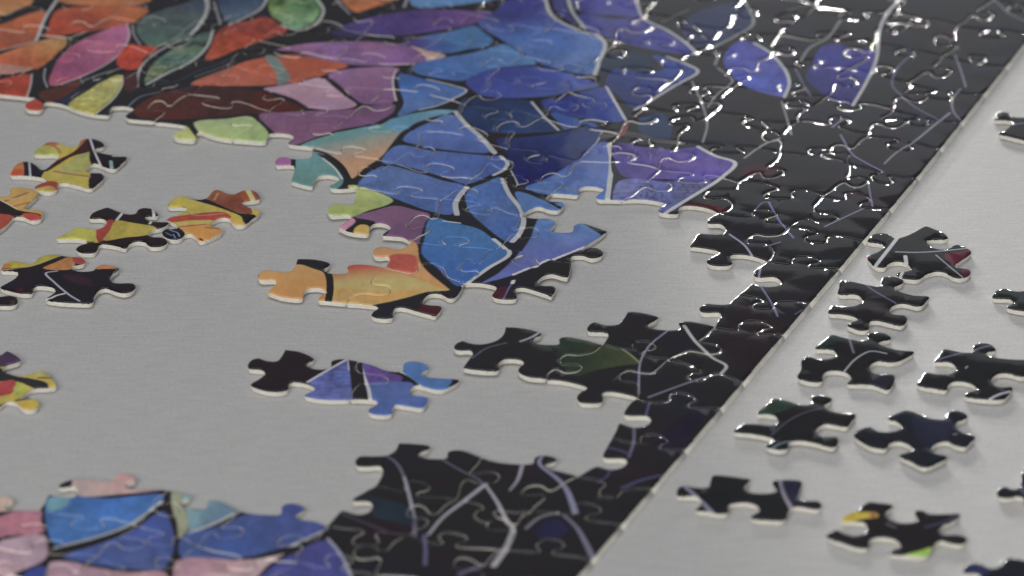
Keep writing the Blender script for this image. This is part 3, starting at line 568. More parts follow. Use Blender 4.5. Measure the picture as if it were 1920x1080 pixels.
TR = {
('h', 9, 10): [(-13, 178), (20, 181), (50, 184), (66, 186), (57, 190), (47, 197), (48, 204), (57, 208), (75, 208), (82, 203), (82, 196), (88, 193), (110, 195), (125, 199), (137, 205)],
('h', 9, 9): [(137, 205), (160, 212), (180, 216), (205, 217), (207, 208), (212, 202), (235, 201), (250, 206), (244, 211), (235, 218), (240, 224), (262, 227), (289, 229)],
('h', 9, 8): [(289, 229), (320, 232), (345, 236), (349, 241), (332, 247), (324, 254), (330, 260), (345, 263), (365, 263), (370, 257), (370, 250), (376, 248), (390, 253), (410, 259), (435, 263)],
('h', 9, 7): [(435, 263), (465, 265), (498, 266), (502, 258), (506, 252), (525, 251), (543, 253), (550, 258), (543, 264), (540, 270), (556, 273), (586, 276)],
('h', 9, 3): [(1033, 362), (1062, 365), (1084, 366), (1086, 354), (1100, 350), (1117, 351), (1132, 356), (1120, 364), (1117, 371), (1125, 375), (1140, 375), (1164, 376)],
('h', 9, 2): [(1164, 376), (1190, 374), (1220, 376), (1246, 382), (1237, 389), (1234, 397), (1247, 401), (1272, 401), (1274, 390), (1284, 386), (1307, 387), (1330, 392), (1347, 400)],
('h', 9, 1): [(1347, 400), (1362, 406), (1380, 409), (1410, 409), (1411, 397), (1440, 395), (1457, 404), (1434, 412), (1438, 419), (1465, 422), (1480, 426)],
('h', 9, 0): [(1480, 426), (1505, 429), (1532, 436), (1511, 444), (1510, 451), (1525, 456), (1547, 455), (1552, 445), (1562, 442), (1590, 445), (1619, 452)],
('h', 8, 1): [(1385, 342), (1425, 344), (1455, 350), (1457, 355), (1440, 361), (1432, 367), (1440, 372), (1482, 373), (1486, 359), (1512, 357), (1543, 367)],
('h', 8, 0): [(1543, 367), (1570, 375), (1585, 374), (1585, 364), (1600, 362), (1625, 369), (1631, 375), (1613, 383), (1615, 389), (1640, 392), (1670, 392)],
('v', 8, 2): [(1385, 342), (1380, 354), (1360, 357), (1332, 357), (1320, 368), (1327, 373), (1360, 373), (1371, 380), (1372, 388), (1362, 396), (1347, 400)],
('v', 8, 1): [(1543, 367), (1535, 377), (1526, 390), (1532, 398), (1560, 402), (1570, 409), (1557, 415), (1532, 416), (1517, 410), (1495, 415), (1480, 426)],
('v', 9, 1): [(1480, 426), (1472, 435), (1460, 442), (1437, 444), (1420, 441), (1405, 445), (1402, 455), (1415, 458), (1440, 459), (1450, 470), (1447, 482), (1439, 490)],
('h', 10, 1): [(1292, 463), (1318, 466), (1345, 471), (1347, 475), (1332, 482), (1324, 489), (1327, 494), (1340, 498), (1365, 498), (1374, 494), (1371, 486), (1370, 480), (1376, 478), (1395, 478), (1415, 482), (1439, 490)],
('h', 10, 0): [(1439, 490), (1460, 494), (1482, 495), (1488, 483), (1520, 481), (1536, 489), (1516, 496), (1520, 502), (1573, 503)],
('h', 10, 3): [(977, 407), (1000, 410), (1032, 411), (1042, 419), (1035, 427), (1030, 432), (1040, 435), (1055, 437), (1072, 435), (1076, 423), (1090, 419), (1115, 426), (1139, 434)],
('h', 10, 6): [(545, 340), (560, 345), (585, 350), (590, 342), (593, 335), (600, 330), (620, 329), (635, 335), (630, 342), (617, 349), (622, 354), (640, 355), (669, 354)],
('h', 11, 5): [(632, 429), (655, 438), (691, 441), (694, 428), (705, 421), (722, 422), (732, 430), (721, 438), (717, 444), (735, 446), (755, 448), (769, 456)],
('h', 11, 0): [(1385, 552), (1425, 560), (1430, 564), (1412, 571), (1415, 578), (1447, 579), (1453, 568), (1475, 565), (1512, 569)],
('h', 12, 5): [(557, 486), (590, 487), (619, 494), (616, 500), (608, 505), (612, 511), (625, 514), (651, 512), (652, 499), (665, 496), (690, 497), (722, 503)],
('h', 12, 4): [(722, 502), (735, 507), (752, 511), (772, 514), (784, 507), (784, 500), (792, 497), (812, 496), (830, 503), (840, 520), (870, 532)],
('h', 12, 3): [(870, 532), (900, 532), (930, 539), (927, 546), (922, 555), (935, 561), (967, 561), (970, 552), (967, 543), (980, 541), (1010, 549), (1034, 557)],
('h', 12, 1): [(1177, 585), (1200, 587), (1235, 596), (1230, 602), (1215, 611), (1225, 617), (1265, 620), (1275, 616), (1272, 607), (1288, 604), (1325, 610), (1340, 614)],
('h', 12, 0): [(1340, 614), (1380, 619), (1387, 606), (1410, 601), (1435, 605), (1445, 612), (1432, 617), (1420, 624), (1430, 627), (1461, 627)],
('h', 13, 5): [(500, 549), (532, 559), (567, 561), (570, 548), (580, 542), (602, 542), (612, 549), (601, 555), (597, 564), (615, 566), (649, 569)],
('h', 13, 4): [(649, 569), (680, 571), (709, 576), (698, 585), (696, 592), (710, 597), (736, 596), (738, 586), (742, 578), (755, 577), (785, 585), (817, 593)],
('h', 13, 2): [(947, 614), (970, 615), (1000, 620), (1017, 627), (1002, 636), (1004, 644), (1022, 647), (1046, 646), (1048, 635), (1060, 632), (1085, 635), (1130, 646)],
('h', 13, 1): [(1130, 646), (1160, 653), (1185, 656), (1188, 643), (1215, 641), (1230, 652), (1206, 660), (1208, 667), (1252, 674)],
('h', 13, 0): [(1252, 674), (1280, 680), (1315, 695), (1292, 701), (1294, 711), (1315, 714), (1330, 703), (1345, 700), (1391, 717)],
('h', 14, 2): [(867, 692), (885, 696), (935, 697), (936, 683), (947, 676), (975, 677), (981, 682), (972, 691), (971, 699), (990, 709), (1025, 712)],
('h', 14, 1): [(1025, 712), (1052, 714), (1080, 720), (1100, 727), (1085, 737), (1081, 747), (1090, 755), (1127, 755), (1132, 746), (1131, 737), (1145, 735), (1170, 739), (1197, 746)],
('h', 14, 0): [(1197, 746), (1215, 754), (1237, 755), (1254, 751), (1257, 740), (1272, 736), (1305, 747), (1291, 757), (1296, 764), (1346, 765)],
('h', 15, 0): [(1147, 821), (1160, 824), (1177, 829), (1200, 830), (1203, 818), (1225, 814), (1252, 825), (1238, 835), (1242, 842), (1275, 844)],
('h', 16, 2): [(747, 831), (770, 832), (805, 836), (806, 842), (787, 850), (790, 857), (820, 861), (836, 859), (840, 847), (862, 844), (882, 849), (902, 857)],
('h', 16, 1): [(902, 857), (925, 865), (960, 870), (997, 870), (1002, 859), (1015, 854), (1037, 857), (1045, 864), (1023, 872), (1030, 880), (1055, 886), (1083, 894)],
('h', 16, 0): [(1083, 894), (1120, 900), (1135, 907), (1124, 919), (1129, 930), (1155, 932), (1166, 921), (1185, 916), (1215, 917)],
('h', 18, 3): [(446, 957), (465, 962), (495, 965), (524, 964), (528, 948), (540, 943), (560, 945), (573, 954), (555, 966), (562, 973), (591, 978), (614, 987)],
('h', 18, 4): [(317, 921), (338, 926), (359, 930), (355, 936), (339, 941), (342, 950), (361, 955), (385, 954), (390, 941), (408, 940), (446, 957)],
('h', 18, 5): [(143, 898), (179, 902), (212, 904), (216, 892), (230, 889), (250, 894), (255, 903), (237, 910), (241, 917), (285, 919), (317, 921)],
('h', 19, 6): [(-85, 945), (-40, 950), (-10, 948), (-6, 936), (5, 931), (20, 934), (26, 941), (12, 949), (14, 956), (40, 957), (72, 958)],
('v', 9, 7): [(586, 276), (584, 288), (579, 296), (550, 298), (535, 294), (520, 296), (515, 304), (519, 310), (548, 310), (551, 317), (545, 340)],
('v', 9, 4): [(1033, 363), (1024, 374), (1032, 379), (1055, 381), (1057, 388), (1046, 396), (1030, 395), (1010, 389), (992, 395), (977, 406)],
('v', 9, 2): [(1347, 400), (1334, 407), (1325, 417), (1328, 421), (1350, 422), (1358, 427), (1360, 434), (1350, 440), (1330, 440), (1309, 439), (1300, 450), (1292, 463)],
('v', 10, 6): [(669, 353), (666, 365), (664, 380), (655, 386), (630, 384), (615, 390), (614, 400), (622, 406), (655, 405), (657, 411), (645, 420), (632, 428)],
('v', 10, 3): [(1139, 434), (1122, 447), (1100, 461), (1091, 470), (1100, 466), (1117, 465), (1130, 470), (1129, 480), (1110, 485), (1092, 480), (1073, 481), (1072, 495)],
('v', 10, 1): [(1439, 490), (1425, 499), (1415, 507), (1414, 517), (1422, 520), (1450, 519), (1460, 523), (1464, 530), (1455, 536), (1432, 537), (1410, 532), (1397, 542), (1385, 552)],
('v', 11, 5): [(769, 456), (757, 466), (742, 469), (727, 465), (712, 464), (699, 471), (701, 481), (712, 484), (727, 483), (730, 489), (722, 502)],
('v', 11, 3): [(1072, 495), (1070, 510), (1064, 523), (1055, 522), (1035, 517), (1020, 520), (1008, 531), (1014, 537), (1040, 539), (1041, 549), (1034, 557)],
('v', 11, 1): [(1385, 552), (1372, 562), (1362, 570), (1340, 570), (1325, 569), (1312, 575), (1313, 583), (1322, 586), (1348, 586), (1351, 592), (1345, 602), (1340, 614)],
('v', 12, 6): [(557, 486), (552, 500), (540, 511), (522, 510), (500, 507), (486, 512), (484, 523), (491, 527), (515, 527), (517, 533), (500, 549)],
('v', 12, 5): [(722, 502), (705, 515), (696, 530), (703, 535), (725, 537), (732, 544), (727, 552), (710, 555), (685, 552), (660, 557), (649, 569)],
('v', 12, 4): [(870, 532), (865, 545), (852, 559), (842, 560), (825, 552), (807, 552), (795, 562), (796, 570), (807, 572), (828, 574), (827, 582), (817, 593)],
('v', 12, 2): [(1177, 585), (1167, 600), (1157, 609), (1135, 610), (1115, 604), (1102, 611), (1103, 621), (1137, 624), (1140, 629), (1130, 646)],
('v', 12, 1): [(1340, 614), (1322, 632), (1311, 641), (1335, 646), (1352, 652), (1347, 662), (1332, 665), (1310, 661), (1292, 659), (1270, 666), (1252, 674)],
('v', 13, 3): [(947, 614), (942, 629), (927, 641), (902, 647), (885, 646), (867, 641), (852, 648), (852, 657), (862, 660), (882, 660), (885, 666), (877, 677), (867, 692)],
('v', 13, 2): [(1130, 646), (1112, 661), (1085, 667), (1062, 666), (1050, 675), (1058, 683), (1085, 684), (1091, 690), (1080, 698), (1060, 700), (1043, 693), (1029, 700), (1025, 712)],
('v', 13, 1): [(1252, 674), (1235, 690), (1220, 700), (1200, 699), (1180, 695), (1163, 702), (1165, 711), (1180, 716), (1195, 719), (1197, 733), (1197, 746)],
('v', 14, 1): [(1197, 746), (1185, 752), (1171, 770), (1170, 776), (1178, 779), (1212, 780), (1220, 786), (1211, 797), (1190, 801), (1172, 796), (1162, 793), (1155, 806), (1147, 821)],
('v', 15, 1): [(1147, 821), (1135, 842), (1130, 855), (1137, 859), (1170, 860), (1175, 864), (1167, 875), (1145, 880), (1120, 874), (1100, 883), (1083, 894)],
('v', 16, 3): [(747, 831), (740, 845), (725, 854), (700, 856), (675, 856), (665, 865), (671, 875), (690, 876), (712, 875), (717, 885), (710, 902), (702, 914)],
('v', 17, 3): [(702, 914), (682, 925), (661, 938), (664, 942), (692, 942), (697, 954), (687, 963), (670, 966), (642, 959), (627, 972), (614, 987)],
('v', 18, 6): [(143, 898), (125, 903), (109, 912), (114, 916), (138, 914), (145, 923), (136, 934), (108, 932), (92, 929), (82, 945), (72, 958)],
}
BASE = [(.16, .012), (.30, .004), (.41, .008), (.435, .05), (.385, .115), (.365, .175), (.395, .235), (.455, .262), (.53, .262), (.60, .24), (.635, .18), (.61, .115), (.565, .055), (.59, .008), (.70, .0), (.85, .012)]
EDGE = {}
def edge(kind, r, j):
    k = (kind, r, j)
    if k in EDGE: return EDGE[k]
    if kind == 'h': a, b = corner(r, j + 1), corner(r, j)
    else: a, b = corner(r, j), corner(r + 1, j)
    if k in TR:
        P = [ground(p) for p in TR[k]]
        P[0] = tuple(a); P[-1] = tuple(b)
        E = crom(P, False, 4)
    elif kind == 'v' and j == 0:
        E = [tuple(a + (b - a) * i / 4) for i in range(5)]
    else:
        rr = random.Random(hash((0 if kind == 'h' else 1, r, j)) % 99991)
        s = 1 if (r + j + (kind == 'h')) % 2 == 0 else -1
        if rr.random() < .25: s = -s
        d = b - a; L = d.length; u = d / L; w = Vector((-u.y, u.x)) * s
        sh = rr.uniform(-.07, .07); sc = rr.uniform(1.0, 1.3); bow = rr.uniform(-.1, .1); wid = rr.uniform(1.0, 1.3); lean = rr.uniform(-.25, .25); ws = rr.uniform(-.05, .05)
        P = [tuple(a)]
        for x, y in BASE:
            mid = 1 - abs(x - .5) * 2
            xx = .5 + (x - .5) * (wid if abs(x - .5) < .2 else 1) + sh * min(1, mid * 1.6) + lean * max(0, y - .03)
            yy = y * sc * .0185 / L + bow * math.sin(math.pi * x) * (1 if y < .03 else .9) + ws * math.sin(2 * math.pi * x) + rr.uniform(-.004, .004)
            p = a + u * (xx * L) + w * (yy * L)
            P.append(tuple(p))
        P.append(tuple(b))
        E = crom(P, False, 3)
    EDGE[k] = E
    return E

def proj(g):
    """table point -> photograph pixel"""
    v = Vector((g[0], g[1], T)) - CAMP
    z = v.y * CP - v.z * SP
    y = v.y * SP + v.z * CP
    return (960 + FPX * v.x / z, 540 - FPX * y / z)
present = set()
for r in range(-2, 21):
    for j in range(0, 14):
        ok = (r <= 8) or (r == 9 and j in (0, 1, 4, 5, 6)) or (r == 10 and j in (0, 3, 4, 5)) or (r == 11 and j in (0, 3, 4)) \
            or (r == 12 and j in (0, 1, 4, 5)) or (r == 13 and j in (0, 1, 2)) or (r in (14, 15) and j == 0) \
            or (r in (16, 17) and j in (0, 1, 2)) or (r == 18 and j <= 5) or (r >= 19 and j <= 7)
        if not ok: continue
        q = [proj(corner(r + a, j + b)) for a in (0, 1) for b in (0, 1)]
        if all(p[0] < -45 for p in q) or all(p[0] > 1965 for p in q) or all(p[1] < -30 for p in q) or all(p[1] > 1120 for p in q): continue
        present.add((r, j))
puz = bpy.data.objects.new("jigsaw_puzzle", None); SC.collection.objects.link(puz)
puz.empty_display_size = .05
puz['label'] = "large half finished jigsaw puzzle of coloured stained glass shapes with a black border"
puz['category'] = "puzzle"
for (r, j) in sorted(present):
    out = edge('h', r, j)[:-1] + edge('v', r, j)[:-1] + edge('h', r + 1, j)[::-1][:-1] + edge('v', r, j + 1)[::-1][:-1]
    piece("puzzle_piece", out, gap=random.Random(r * 7 + j).uniform(.00003, .0001) if j else .00002, parent=puz, tilt=.32 if j else .03, seed=r * 57 + j * 3 + 11, lift=random.Random(r * 31 + j * 7).uniform(0, .00012) if j else 0,
          slope=(corner(r, 0), corner(r + 1, 0), .0006) if j == 0 else None)

# ---- loose pieces: (label, group, outline) ; outlines traced on the table
za = (0, 240, 7.385); zb = (100, 340, 7.385); zc = (290, 340, 7.385); zd = (0, 400, 6.0); ze = (0, 620, 6.0); z0 = (0, 240, 4.0)
y1 = (1540, 400, 5.047); y2 = (1480, 600, 4.3545); y3 = (1360, 720, 3.84); y4 = (1240, 860, 4.91); y5 = (1530, 860, 4.91); y6 = (1600, 180, 6.0)
YEL = "loose yellow and red pieces on the left of the table"; BLK = "loose black pieces on the right of the table"
LOOSE = []
def loose(label, group, z, pts, base, deco=()):
    P = zz(*z, pts)
    hull_c = (sum(p[0] for p in P) / len(P), sum(p[1] for p in P) / len(P))
    big = [(hull_c[0] + (p[0] - hull_c[0]) * 1.06, hull_c[1] + (p[1] - hull_c[1]) * 1.08) for p in P]
    fill(P, base, tx=.3, k=4)
    for d in deco:
        if d[0] == 'f': fill(zz(*z, d[1]), d[2], tx=.45, k=1 if len(d) < 4 else d[3])
        elif d[0] == 'g': fill(zz(*z, d[1]), d[2], d[3], *zz(*z, d[4]), tx=.5)
        else: stroke(zz(*z, d[1]), d[2] / z[2], d[3])
    LOOSE.append((label, group, P))
DK = (40, 32, 38); CW = (185, 180, 190)
loose("yellow piece crossed by a maroon diagonal bar, lying highest on the left", YEL, za,
 [(480, 365), (485, 310), (560, 260), (660, 200), (770, 195), (870, 235), (1000, 260), (1080, 240), (1110, 180), (1180, 150), (1300, 155), (1400, 185), (1445, 250), (1330, 285), (1300, 320), (1400, 345), (1560, 375), (1760, 395), (1690, 490), (1590, 565), (1490, 555), (1380, 505), (1290, 490), (1230, 540), (1200, 595), (1260, 620), (1400, 625), (1445, 680), (1360, 770), (1250, 835), (1100, 800), (900, 755), (810, 770), (790, 850), (700, 880), (600, 875), (475, 835), (510, 785), (640, 735), (620, 700), (530, 675), (300, 655), (150, 650), (160, 590), (200, 520), (290, 470), (400, 465), (500, 510), (590, 580), (700, 510), (810, 400), (790, 370)],
 (190, 165, 48), [('f', [(800, 600), (1000, 450), (1240, 320), (1265, 480), (1180, 600), (900, 620)], (168, 168, 78)), ('f', [(460, 390), (490, 300), (600, 270), (760, 300), (830, 380), (600, 400)], (170, 172, 62)),
  ('f', [(580, 250), (680, 180), (830, 210), (760, 260), (640, 245)], (190, 90, 45)), ('s', [(700, 250), (790, 290), (830, 360)], 40, (190, 110, 45)),
  ('f', [(1080, 250), (1130, 140), (1220, 140), (1240, 300), (1100, 330)], (175, 90, 40), 3),
  ('f', [(580, 600), (800, 450), (1000, 350), (1140, 230), (1230, 140), (1270, 310), (1000, 400), (800, 520), (640, 610)], (72, 32, 36)),
  ('f', [(1215, 140), (1460, 140), (1470, 270), (1320, 300), (1790, 380), (1700, 520), (1570, 600), (1400, 540), (1260, 500), (1235, 320)], (36, 31, 40)),
  ('f', [(295, 455), (380, 445), (560, 520), (610, 600), (540, 700), (310, 680)], (35, 32, 46)), ('f', [(130, 690), (150, 540), (300, 450), (315, 680)], (202, 105, 45)), ('f', [(150, 660), (180, 590), (300, 575), (310, 670)], (196, 70, 40), 4),
  ('f', [(1270, 610), (1460, 620), (1470, 700), (1240, 850)], (42, 32, 42)), ('f', [(450, 850), (600, 750), (800, 760), (800, 860), (700, 810), (560, 830)], (182, 55, 40), 3), ('g', [(560, 870), (600, 830), (720, 820), (770, 880)], (190, 165, 60), (196, 120, 50), [(600, 850), (760, 850)]),
  ('s', [(750, 610), (1000, 650), (1230, 680)], 45, (188, 100, 45)), ('s', [(1235, 140), (1300, 330), (1385, 520)], 24, CW), ('s', [(398, 460), (415, 670)], 24, (160, 165, 180)), ('s', [(1530, 470), (1540, 560)], 40, (110, 160, 175)), ('s', [(1560, 400), (1740, 400)], 24, CW)])
loose("orange and red piece at the left border, just under the highest yellow piece", YEL, z0,
 [(75, 490), (85, 448), (130, 443), (200, 450), (290, 485), (250, 540), (185, 603), (230, 612), (305, 615), (325, 650), (300, 685), (240, 693), (175, 668), (110, 665), (60, 720), (0, 765), (-60, 800), (-100, 740), (-70, 680), (-150, 660), (-230, 670), (-250, 610), (-170, 590), (-80, 600), (-110, 540), (-60, 520), (0, 515), (50, 512)],
 (196, 145, 55), [('s', [(20, 560), (200, 490)], 22, (192, 90, 45)), ('s', [(60, 540), (230, 520)], 14, (200, 165, 70)), ('s', [(110, 590), (220, 560)], 26, (196, 100, 48)), ('f', [(-120, 550), (0, 545), (130, 618), (310, 655), (300, 672), (200, 655), (110, 670), (-120, 665)], (42, 34, 38)),
  ('f', [(-120, 668), (105, 668), (50, 730), (-120, 810)], (180, 62, 46)), ('f', [(165, 650), (290, 655), (310, 690), (220, 700)], (192, 60, 56)), ('s', [(190, 612), (300, 622)], 16, (196, 150, 90)), ('s', [(0, 545), (130, 615)], 8, (200, 190, 150))])
loose("black and yellow piece with a red stroke, touching the orange piece to its right", YEL, zb,
 [(505, 515), (505, 485), (540, 440), (640, 395), (750, 365), (850, 400), (960, 440), (1050, 460), (1130, 450), (1170, 395), (1250, 372), (1350, 380), (1420, 420), (1450, 475), (1290, 490), (1280, 520), (1400, 560), (1600, 570), (1560, 615), (1480, 650), (1390, 665), (1330, 705), (1315, 745), (1380, 770), (1500, 775), (1585, 820), (1560, 870), (1470, 905), (1340, 900), (1270, 845), (1160, 830), (1060, 865), (1000, 925), (900, 900), (770, 875), (650, 870), (620, 930), (570, 985), (400, 990), (310, 940), (350, 890), (465, 850), (440, 815), (380, 800), (250, 790), (45, 790), (130, 740), (230, 690), (320, 640), (400, 640), (480, 660), (600, 665), (680, 635), (735, 575), (710, 530), (650, 517)],
 DK, [('f', [(20, 800), (100, 720), (320, 620), (480, 640), (610, 660), (630, 850), (460, 830), (250, 800)], (178, 168, 46)), ('f', [(740, 550), (845, 555), (780, 680), (690, 830), (615, 840), (600, 670), (680, 640)], (178, 56, 50)),
  ('f', [(855, 560), (1100, 585), (1430, 655), (1310, 745), (1000, 785), (690, 822), (780, 690)], (172, 152, 46)), ('s', [(455, 855), (560, 840)], 18, (170, 90, 50)), ('s', [(970, 430), (870, 550)], 34, CW), ('s', [(1370, 370), (1385, 490), (1330, 600)], 32, CW)])
loose("orange piece with a black bar and a speckled black knob", YEL, zc,
 [(190, 350), (215, 280), (300, 220), (400, 205), (500, 240), (600, 255), (690, 245), (760, 190), (830, 120), (920, 130), (1000, 170), (1100, 180), (1180, 145), (1280, 120), (1380, 135), (1440, 180), (1460, 245), (1380, 265), (1230, 282), (1215, 310), (1340, 375), (1460, 405), (1430, 470), (1350, 520), (1245, 598), (1150, 608), (1075, 570), (1035, 515), (940, 500), (850, 530), (775, 588), (810, 622), (920, 652), (945, 690), (850, 750), (640, 825), (560, 760), (500, 725), (420, 735), (390, 770), (320, 800), (220, 798), (130, 760), (100, 700), (150, 660), (290, 655), (315, 615), (250, 570), (165, 525), (270, 480), (380, 430), (450, 385), (430, 358)],
 (182, 160, 48), [('g', [(690, 250), (830, 110), (1000, 160), (1180, 140), (1470, 110), (1480, 260), (1210, 300), (1350, 390), (1340, 460), (1150, 440), (900, 350)], (132, 62, 46), (176, 88, 45), [(1050, 300), (850, 150)]), ('s', [(870, 180), (820, 270)], 26, (205, 110, 50)),
  ('f', [(1180, 140), (1480, 110), (1470, 260), (1230, 270)], (172, 78, 40), 3), ('s', [(1280, 130), (1350, 260)], 60, (192, 185, 62)), ('s', [(1400, 150), (1430, 240)], 50, (170, 52, 42)),
  ('f', [(380, 195), (600, 245), (690, 250), (950, 360), (1180, 450), (1400, 480), (1330, 560), (1240, 590), (1200, 500), (1100, 450), (800, 345), (560, 275)], (38, 33, 42)), ('f', [(1340, 390), (1480, 400), (1400, 480)], (195, 165, 55)),
  ('f', [(150, 525), (400, 480), (950, 435), (1060, 500), (1020, 520), (850, 540), (500, 548), (250, 570)], (188, 60, 50)), ('s', [(400, 430), (560, 480), (950, 460)], 22, (196, 120, 50)),
  ('s', [(350, 600), (760, 575)], 30, (198, 165, 60)), ('f', [(300, 650), (600, 600), (930, 640), (960, 700), (640, 840), (530, 740)], (204, 130, 52)), ('s', [(330, 640), (700, 605)], 26, (188, 80, 45)), ('s', [(700, 650), (900, 660)], 30, (196, 80, 42)), ('s', [(620, 800), (650, 815)], 24, (50, 30, 30)),
  ('f', [(1060, 520), (1240, 580), (1250, 620), (1100, 620)], (200, 150, 50), 4),
  ('f', [(80, 700), (150, 640), (310, 640), (420, 735), (330, 815), (190, 815)], (30, 33, 50)), ('s', [(200, 680), (250, 700), (310, 720), (340, 770)], 12, (130, 150, 190)), ('s', [(150, 720), (230, 760)], 10, (110, 130, 170)), ('s', [(250, 740), (280, 790)], 10, (120, 140, 180))])
loose("wide black piece with a yellow top and a white hooked line", YEL, zd,
 [(15, 638), (18, 610), (45, 560), (120, 530), (230, 540), (310, 570), (370, 560), (430, 500), (520, 467), (620, 462), (750, 485), (900, 495), (950, 520), (962, 552), (930, 572), (825, 590), (805, 620), (880, 655), (1040, 650), (1080, 610), (1150, 580), (1250, 590), (1345, 625), (1265, 690), (1245, 750), (1290, 790), (1500, 795), (1530, 840), (1480, 888), (1400, 908), (1300, 888), (1200, 850), (1120, 870), (1065, 940), (1035, 1012), (850, 1015), (650, 1000), (512, 970), (560, 930), (620, 880), (600, 840), (500, 820), (390, 825), (365, 898), (250, 903), (100, 870), (0, 830), (60, 790), (150, 740), (200, 685), (185, 650)],
 (38, 32, 42), [('f', [(-5, 625), (40, 540), (230, 530), (310, 560), (430, 490), (620, 450), (730, 470), (620, 510), (450, 575), (300, 612)], (172, 162, 46)), ('f', [(5, 635), (20, 590), (120, 570), (110, 615)], (190, 110, 45), 4), ('f', [(480, 625), (620, 560), (780, 495), (900, 500), (830, 590), (810, 635)], (196, 116, 52)),
  ('f', [(820, 490), (960, 500), (975, 555), (830, 562)], (196, 60, 50)), ('f', [(1070, 632), (1150, 570), (1250, 580), (1330, 628), (1200, 636)], (192, 112, 60)), ('s', [(20, 628), (300, 618)], 12, (120, 50, 40)), ('f', [(180, 870), (260, 840), (240, 900)], (80, 28, 40), 6), ('f', [(700, 700), (1000, 740), (1050, 830), (760, 760)], (62, 34, 48), 8),
  ('s', [(640, 658), (510, 685), (600, 780), (700, 870), (790, 940), (890, 1000)], 18, (150, 162, 196)), ('s', [(720, 915), (620, 940), (570, 965), (510, 975)], 22, (190, 190, 195)), ('s', [(1330, 630), (1270, 680)], 14, (60, 90, 95))])
loose("black knob of a piece cut off by the left border, under the wide black piece", YEL, zd,
 [(-420, 900), (-300, 890), (-180, 905), (-80, 945), (20, 935), (110, 925), (180, 942), (205, 980), (175, 1028), (80, 1042), (-60, 1035), (-130, 1060), (-180, 1150), (-330, 1170), (-480, 1150), (-520, 1050), (-460, 980)],
 DK, [('f', [(120, 990), (170, 985), (165, 1030), (120, 1030)], (80, 50, 50), 3)])
loose("red, yellow and purple piece at the left border, lowest of the loose ones there", YEL, ze,
 [(-260, 290), (-150, 275), (0, 285), (75, 240), (150, 268), (238, 345), (180, 372), (70, 402), (30, 450), (110, 492), (240, 515), (340, 490), (420, 460), (520, 470), (600, 550), (638, 628), (540, 645), (400, 652), (320, 680), (260, 735), (215, 768), (300, 758), (410, 770), (448, 820), (400, 878), (300, 888), (225, 850), (180, 808), (80, 790), (0, 850), (-100, 895), (-260, 880), (-230, 770), (-330, 720), (-420, 740), (-440, 640), (-330, 620), (-240, 640), (-200, 520), (-260, 400)],
 (188, 162, 52), [('f', [(-280, 230), (0, 270), (75, 225), (160, 250), (260, 345), (60, 410), (-280, 440)], (74, 54, 90)), ('f', [(-260, 420), (0, 430), (150, 515), (350, 550), (530, 600), (540, 650), (400, 660), (200, 585), (-260, 560)], (46, 46, 50)),
  ('f', [(-200, 590), (0, 590), (150, 565), (190, 630), (150, 700), (60, 735), (-200, 740)], (184, 60, 62)), ('f', [(330, 500), (450, 450), (560, 480), (560, 540), (440, 540)], (172, 166, 80), 4), ('s', [(430, 545), (590, 545)], 24, (140, 60, 45)), ('f', [(160, 640), (230, 600), (300, 650), (240, 740), (170, 740)], (160, 168, 52), 4),
  ('s', [(180, 790), (380, 762)], 26, (46, 46, 48)), ('f', [(220, 860), (300, 810), (330, 890)], (202, 150, 50), 5), ('s', [(-150, 830), (0, 840), (80, 800)], 20, (46, 44, 48))])
RB = (35, 36, 40)
loose("black piece with white lines and a dark red corner, uppermost beside the puzzle border", BLK, y1,
 [(440, 265), (445, 235), (480, 200), (560, 185), (640, 195), (700, 235), (760, 225), (850, 190), (930, 145), (990, 120), (1080, 150), (1170, 190), (1195, 238), (1010, 250), (1000, 272), (1050, 320), (1130, 340), (1200, 335), (1250, 302), (1300, 297), (1420, 355), (1380, 410), (1262, 490), (1300, 515), (1400, 530), (1415, 560), (1380, 600), (1300, 615), (1240, 600), (1170, 560), (1090, 550), (1000, 575), (910, 625), (820, 622), (755, 610), (700, 578), (750, 552), (838, 540), (835, 500), (790, 465), (700, 455), (635, 478), (600, 510), (520, 505), (430, 405), (520, 370), (590, 312), (565, 285)],
 RB, [('s', [(725, 225), (620, 360), (510, 500)], 30, (165, 165, 178)), ('s', [(700, 370), (900, 375), (1100, 365), (1400, 335)], 14, (135, 142, 165)), ('s', [(1080, 400), (1220, 520), (1345, 620)], 11, (130, 130, 150)), ('s', [(790, 410), (800, 480)], 30, (170, 170, 180)), ('s', [(770, 550), (738, 620)], 24, (165, 165, 180)),
  ('f', [(1160, 400), (1300, 370), (1410, 350), (1350, 430), (1260, 495)], (98, 36, 52), 3), ('f', [(1330, 520), (1430, 525), (1420, 580), (1350, 605)], (85, 32, 50), 3), ('f', [(425, 395), (480, 390), (450, 430)], (110, 40, 60))])
loose("black piece with one thin blue line, tucked under the dark red cornered piece", BLK, y1,
 [(165, 765), (165, 700), (180, 640), (210, 632), (330, 652), (450, 680), (550, 692), (565, 670), (568, 615), (620, 597), (720, 605), (775, 630), (768, 665), (685, 700), (740, 740), (880, 780), (1020, 790), (1000, 830), (950, 880), (890, 885), (820, 865), (740, 860), (665, 890), (650, 935), (685, 960), (790, 970), (815, 1000), (762, 1067), (640, 1045), (530, 1020), (460, 1027), (450, 1100), (380, 1115), (311, 1096), (242, 1062), (290, 1030), (342, 1005), (300, 978), (180, 955), (70, 945), (75, 900), (105, 868), (190, 877), (300, 880), (370, 850), (385, 820), (352, 778), (300, 767)],
 (36, 34, 39), [('s', [(390, 665), (480, 730), (560, 780), (700, 860)], 16, (76, 82, 140)), ('f', [(480, 850), (600, 860), (580, 960), (500, 950)], (48, 38, 44), 8)])
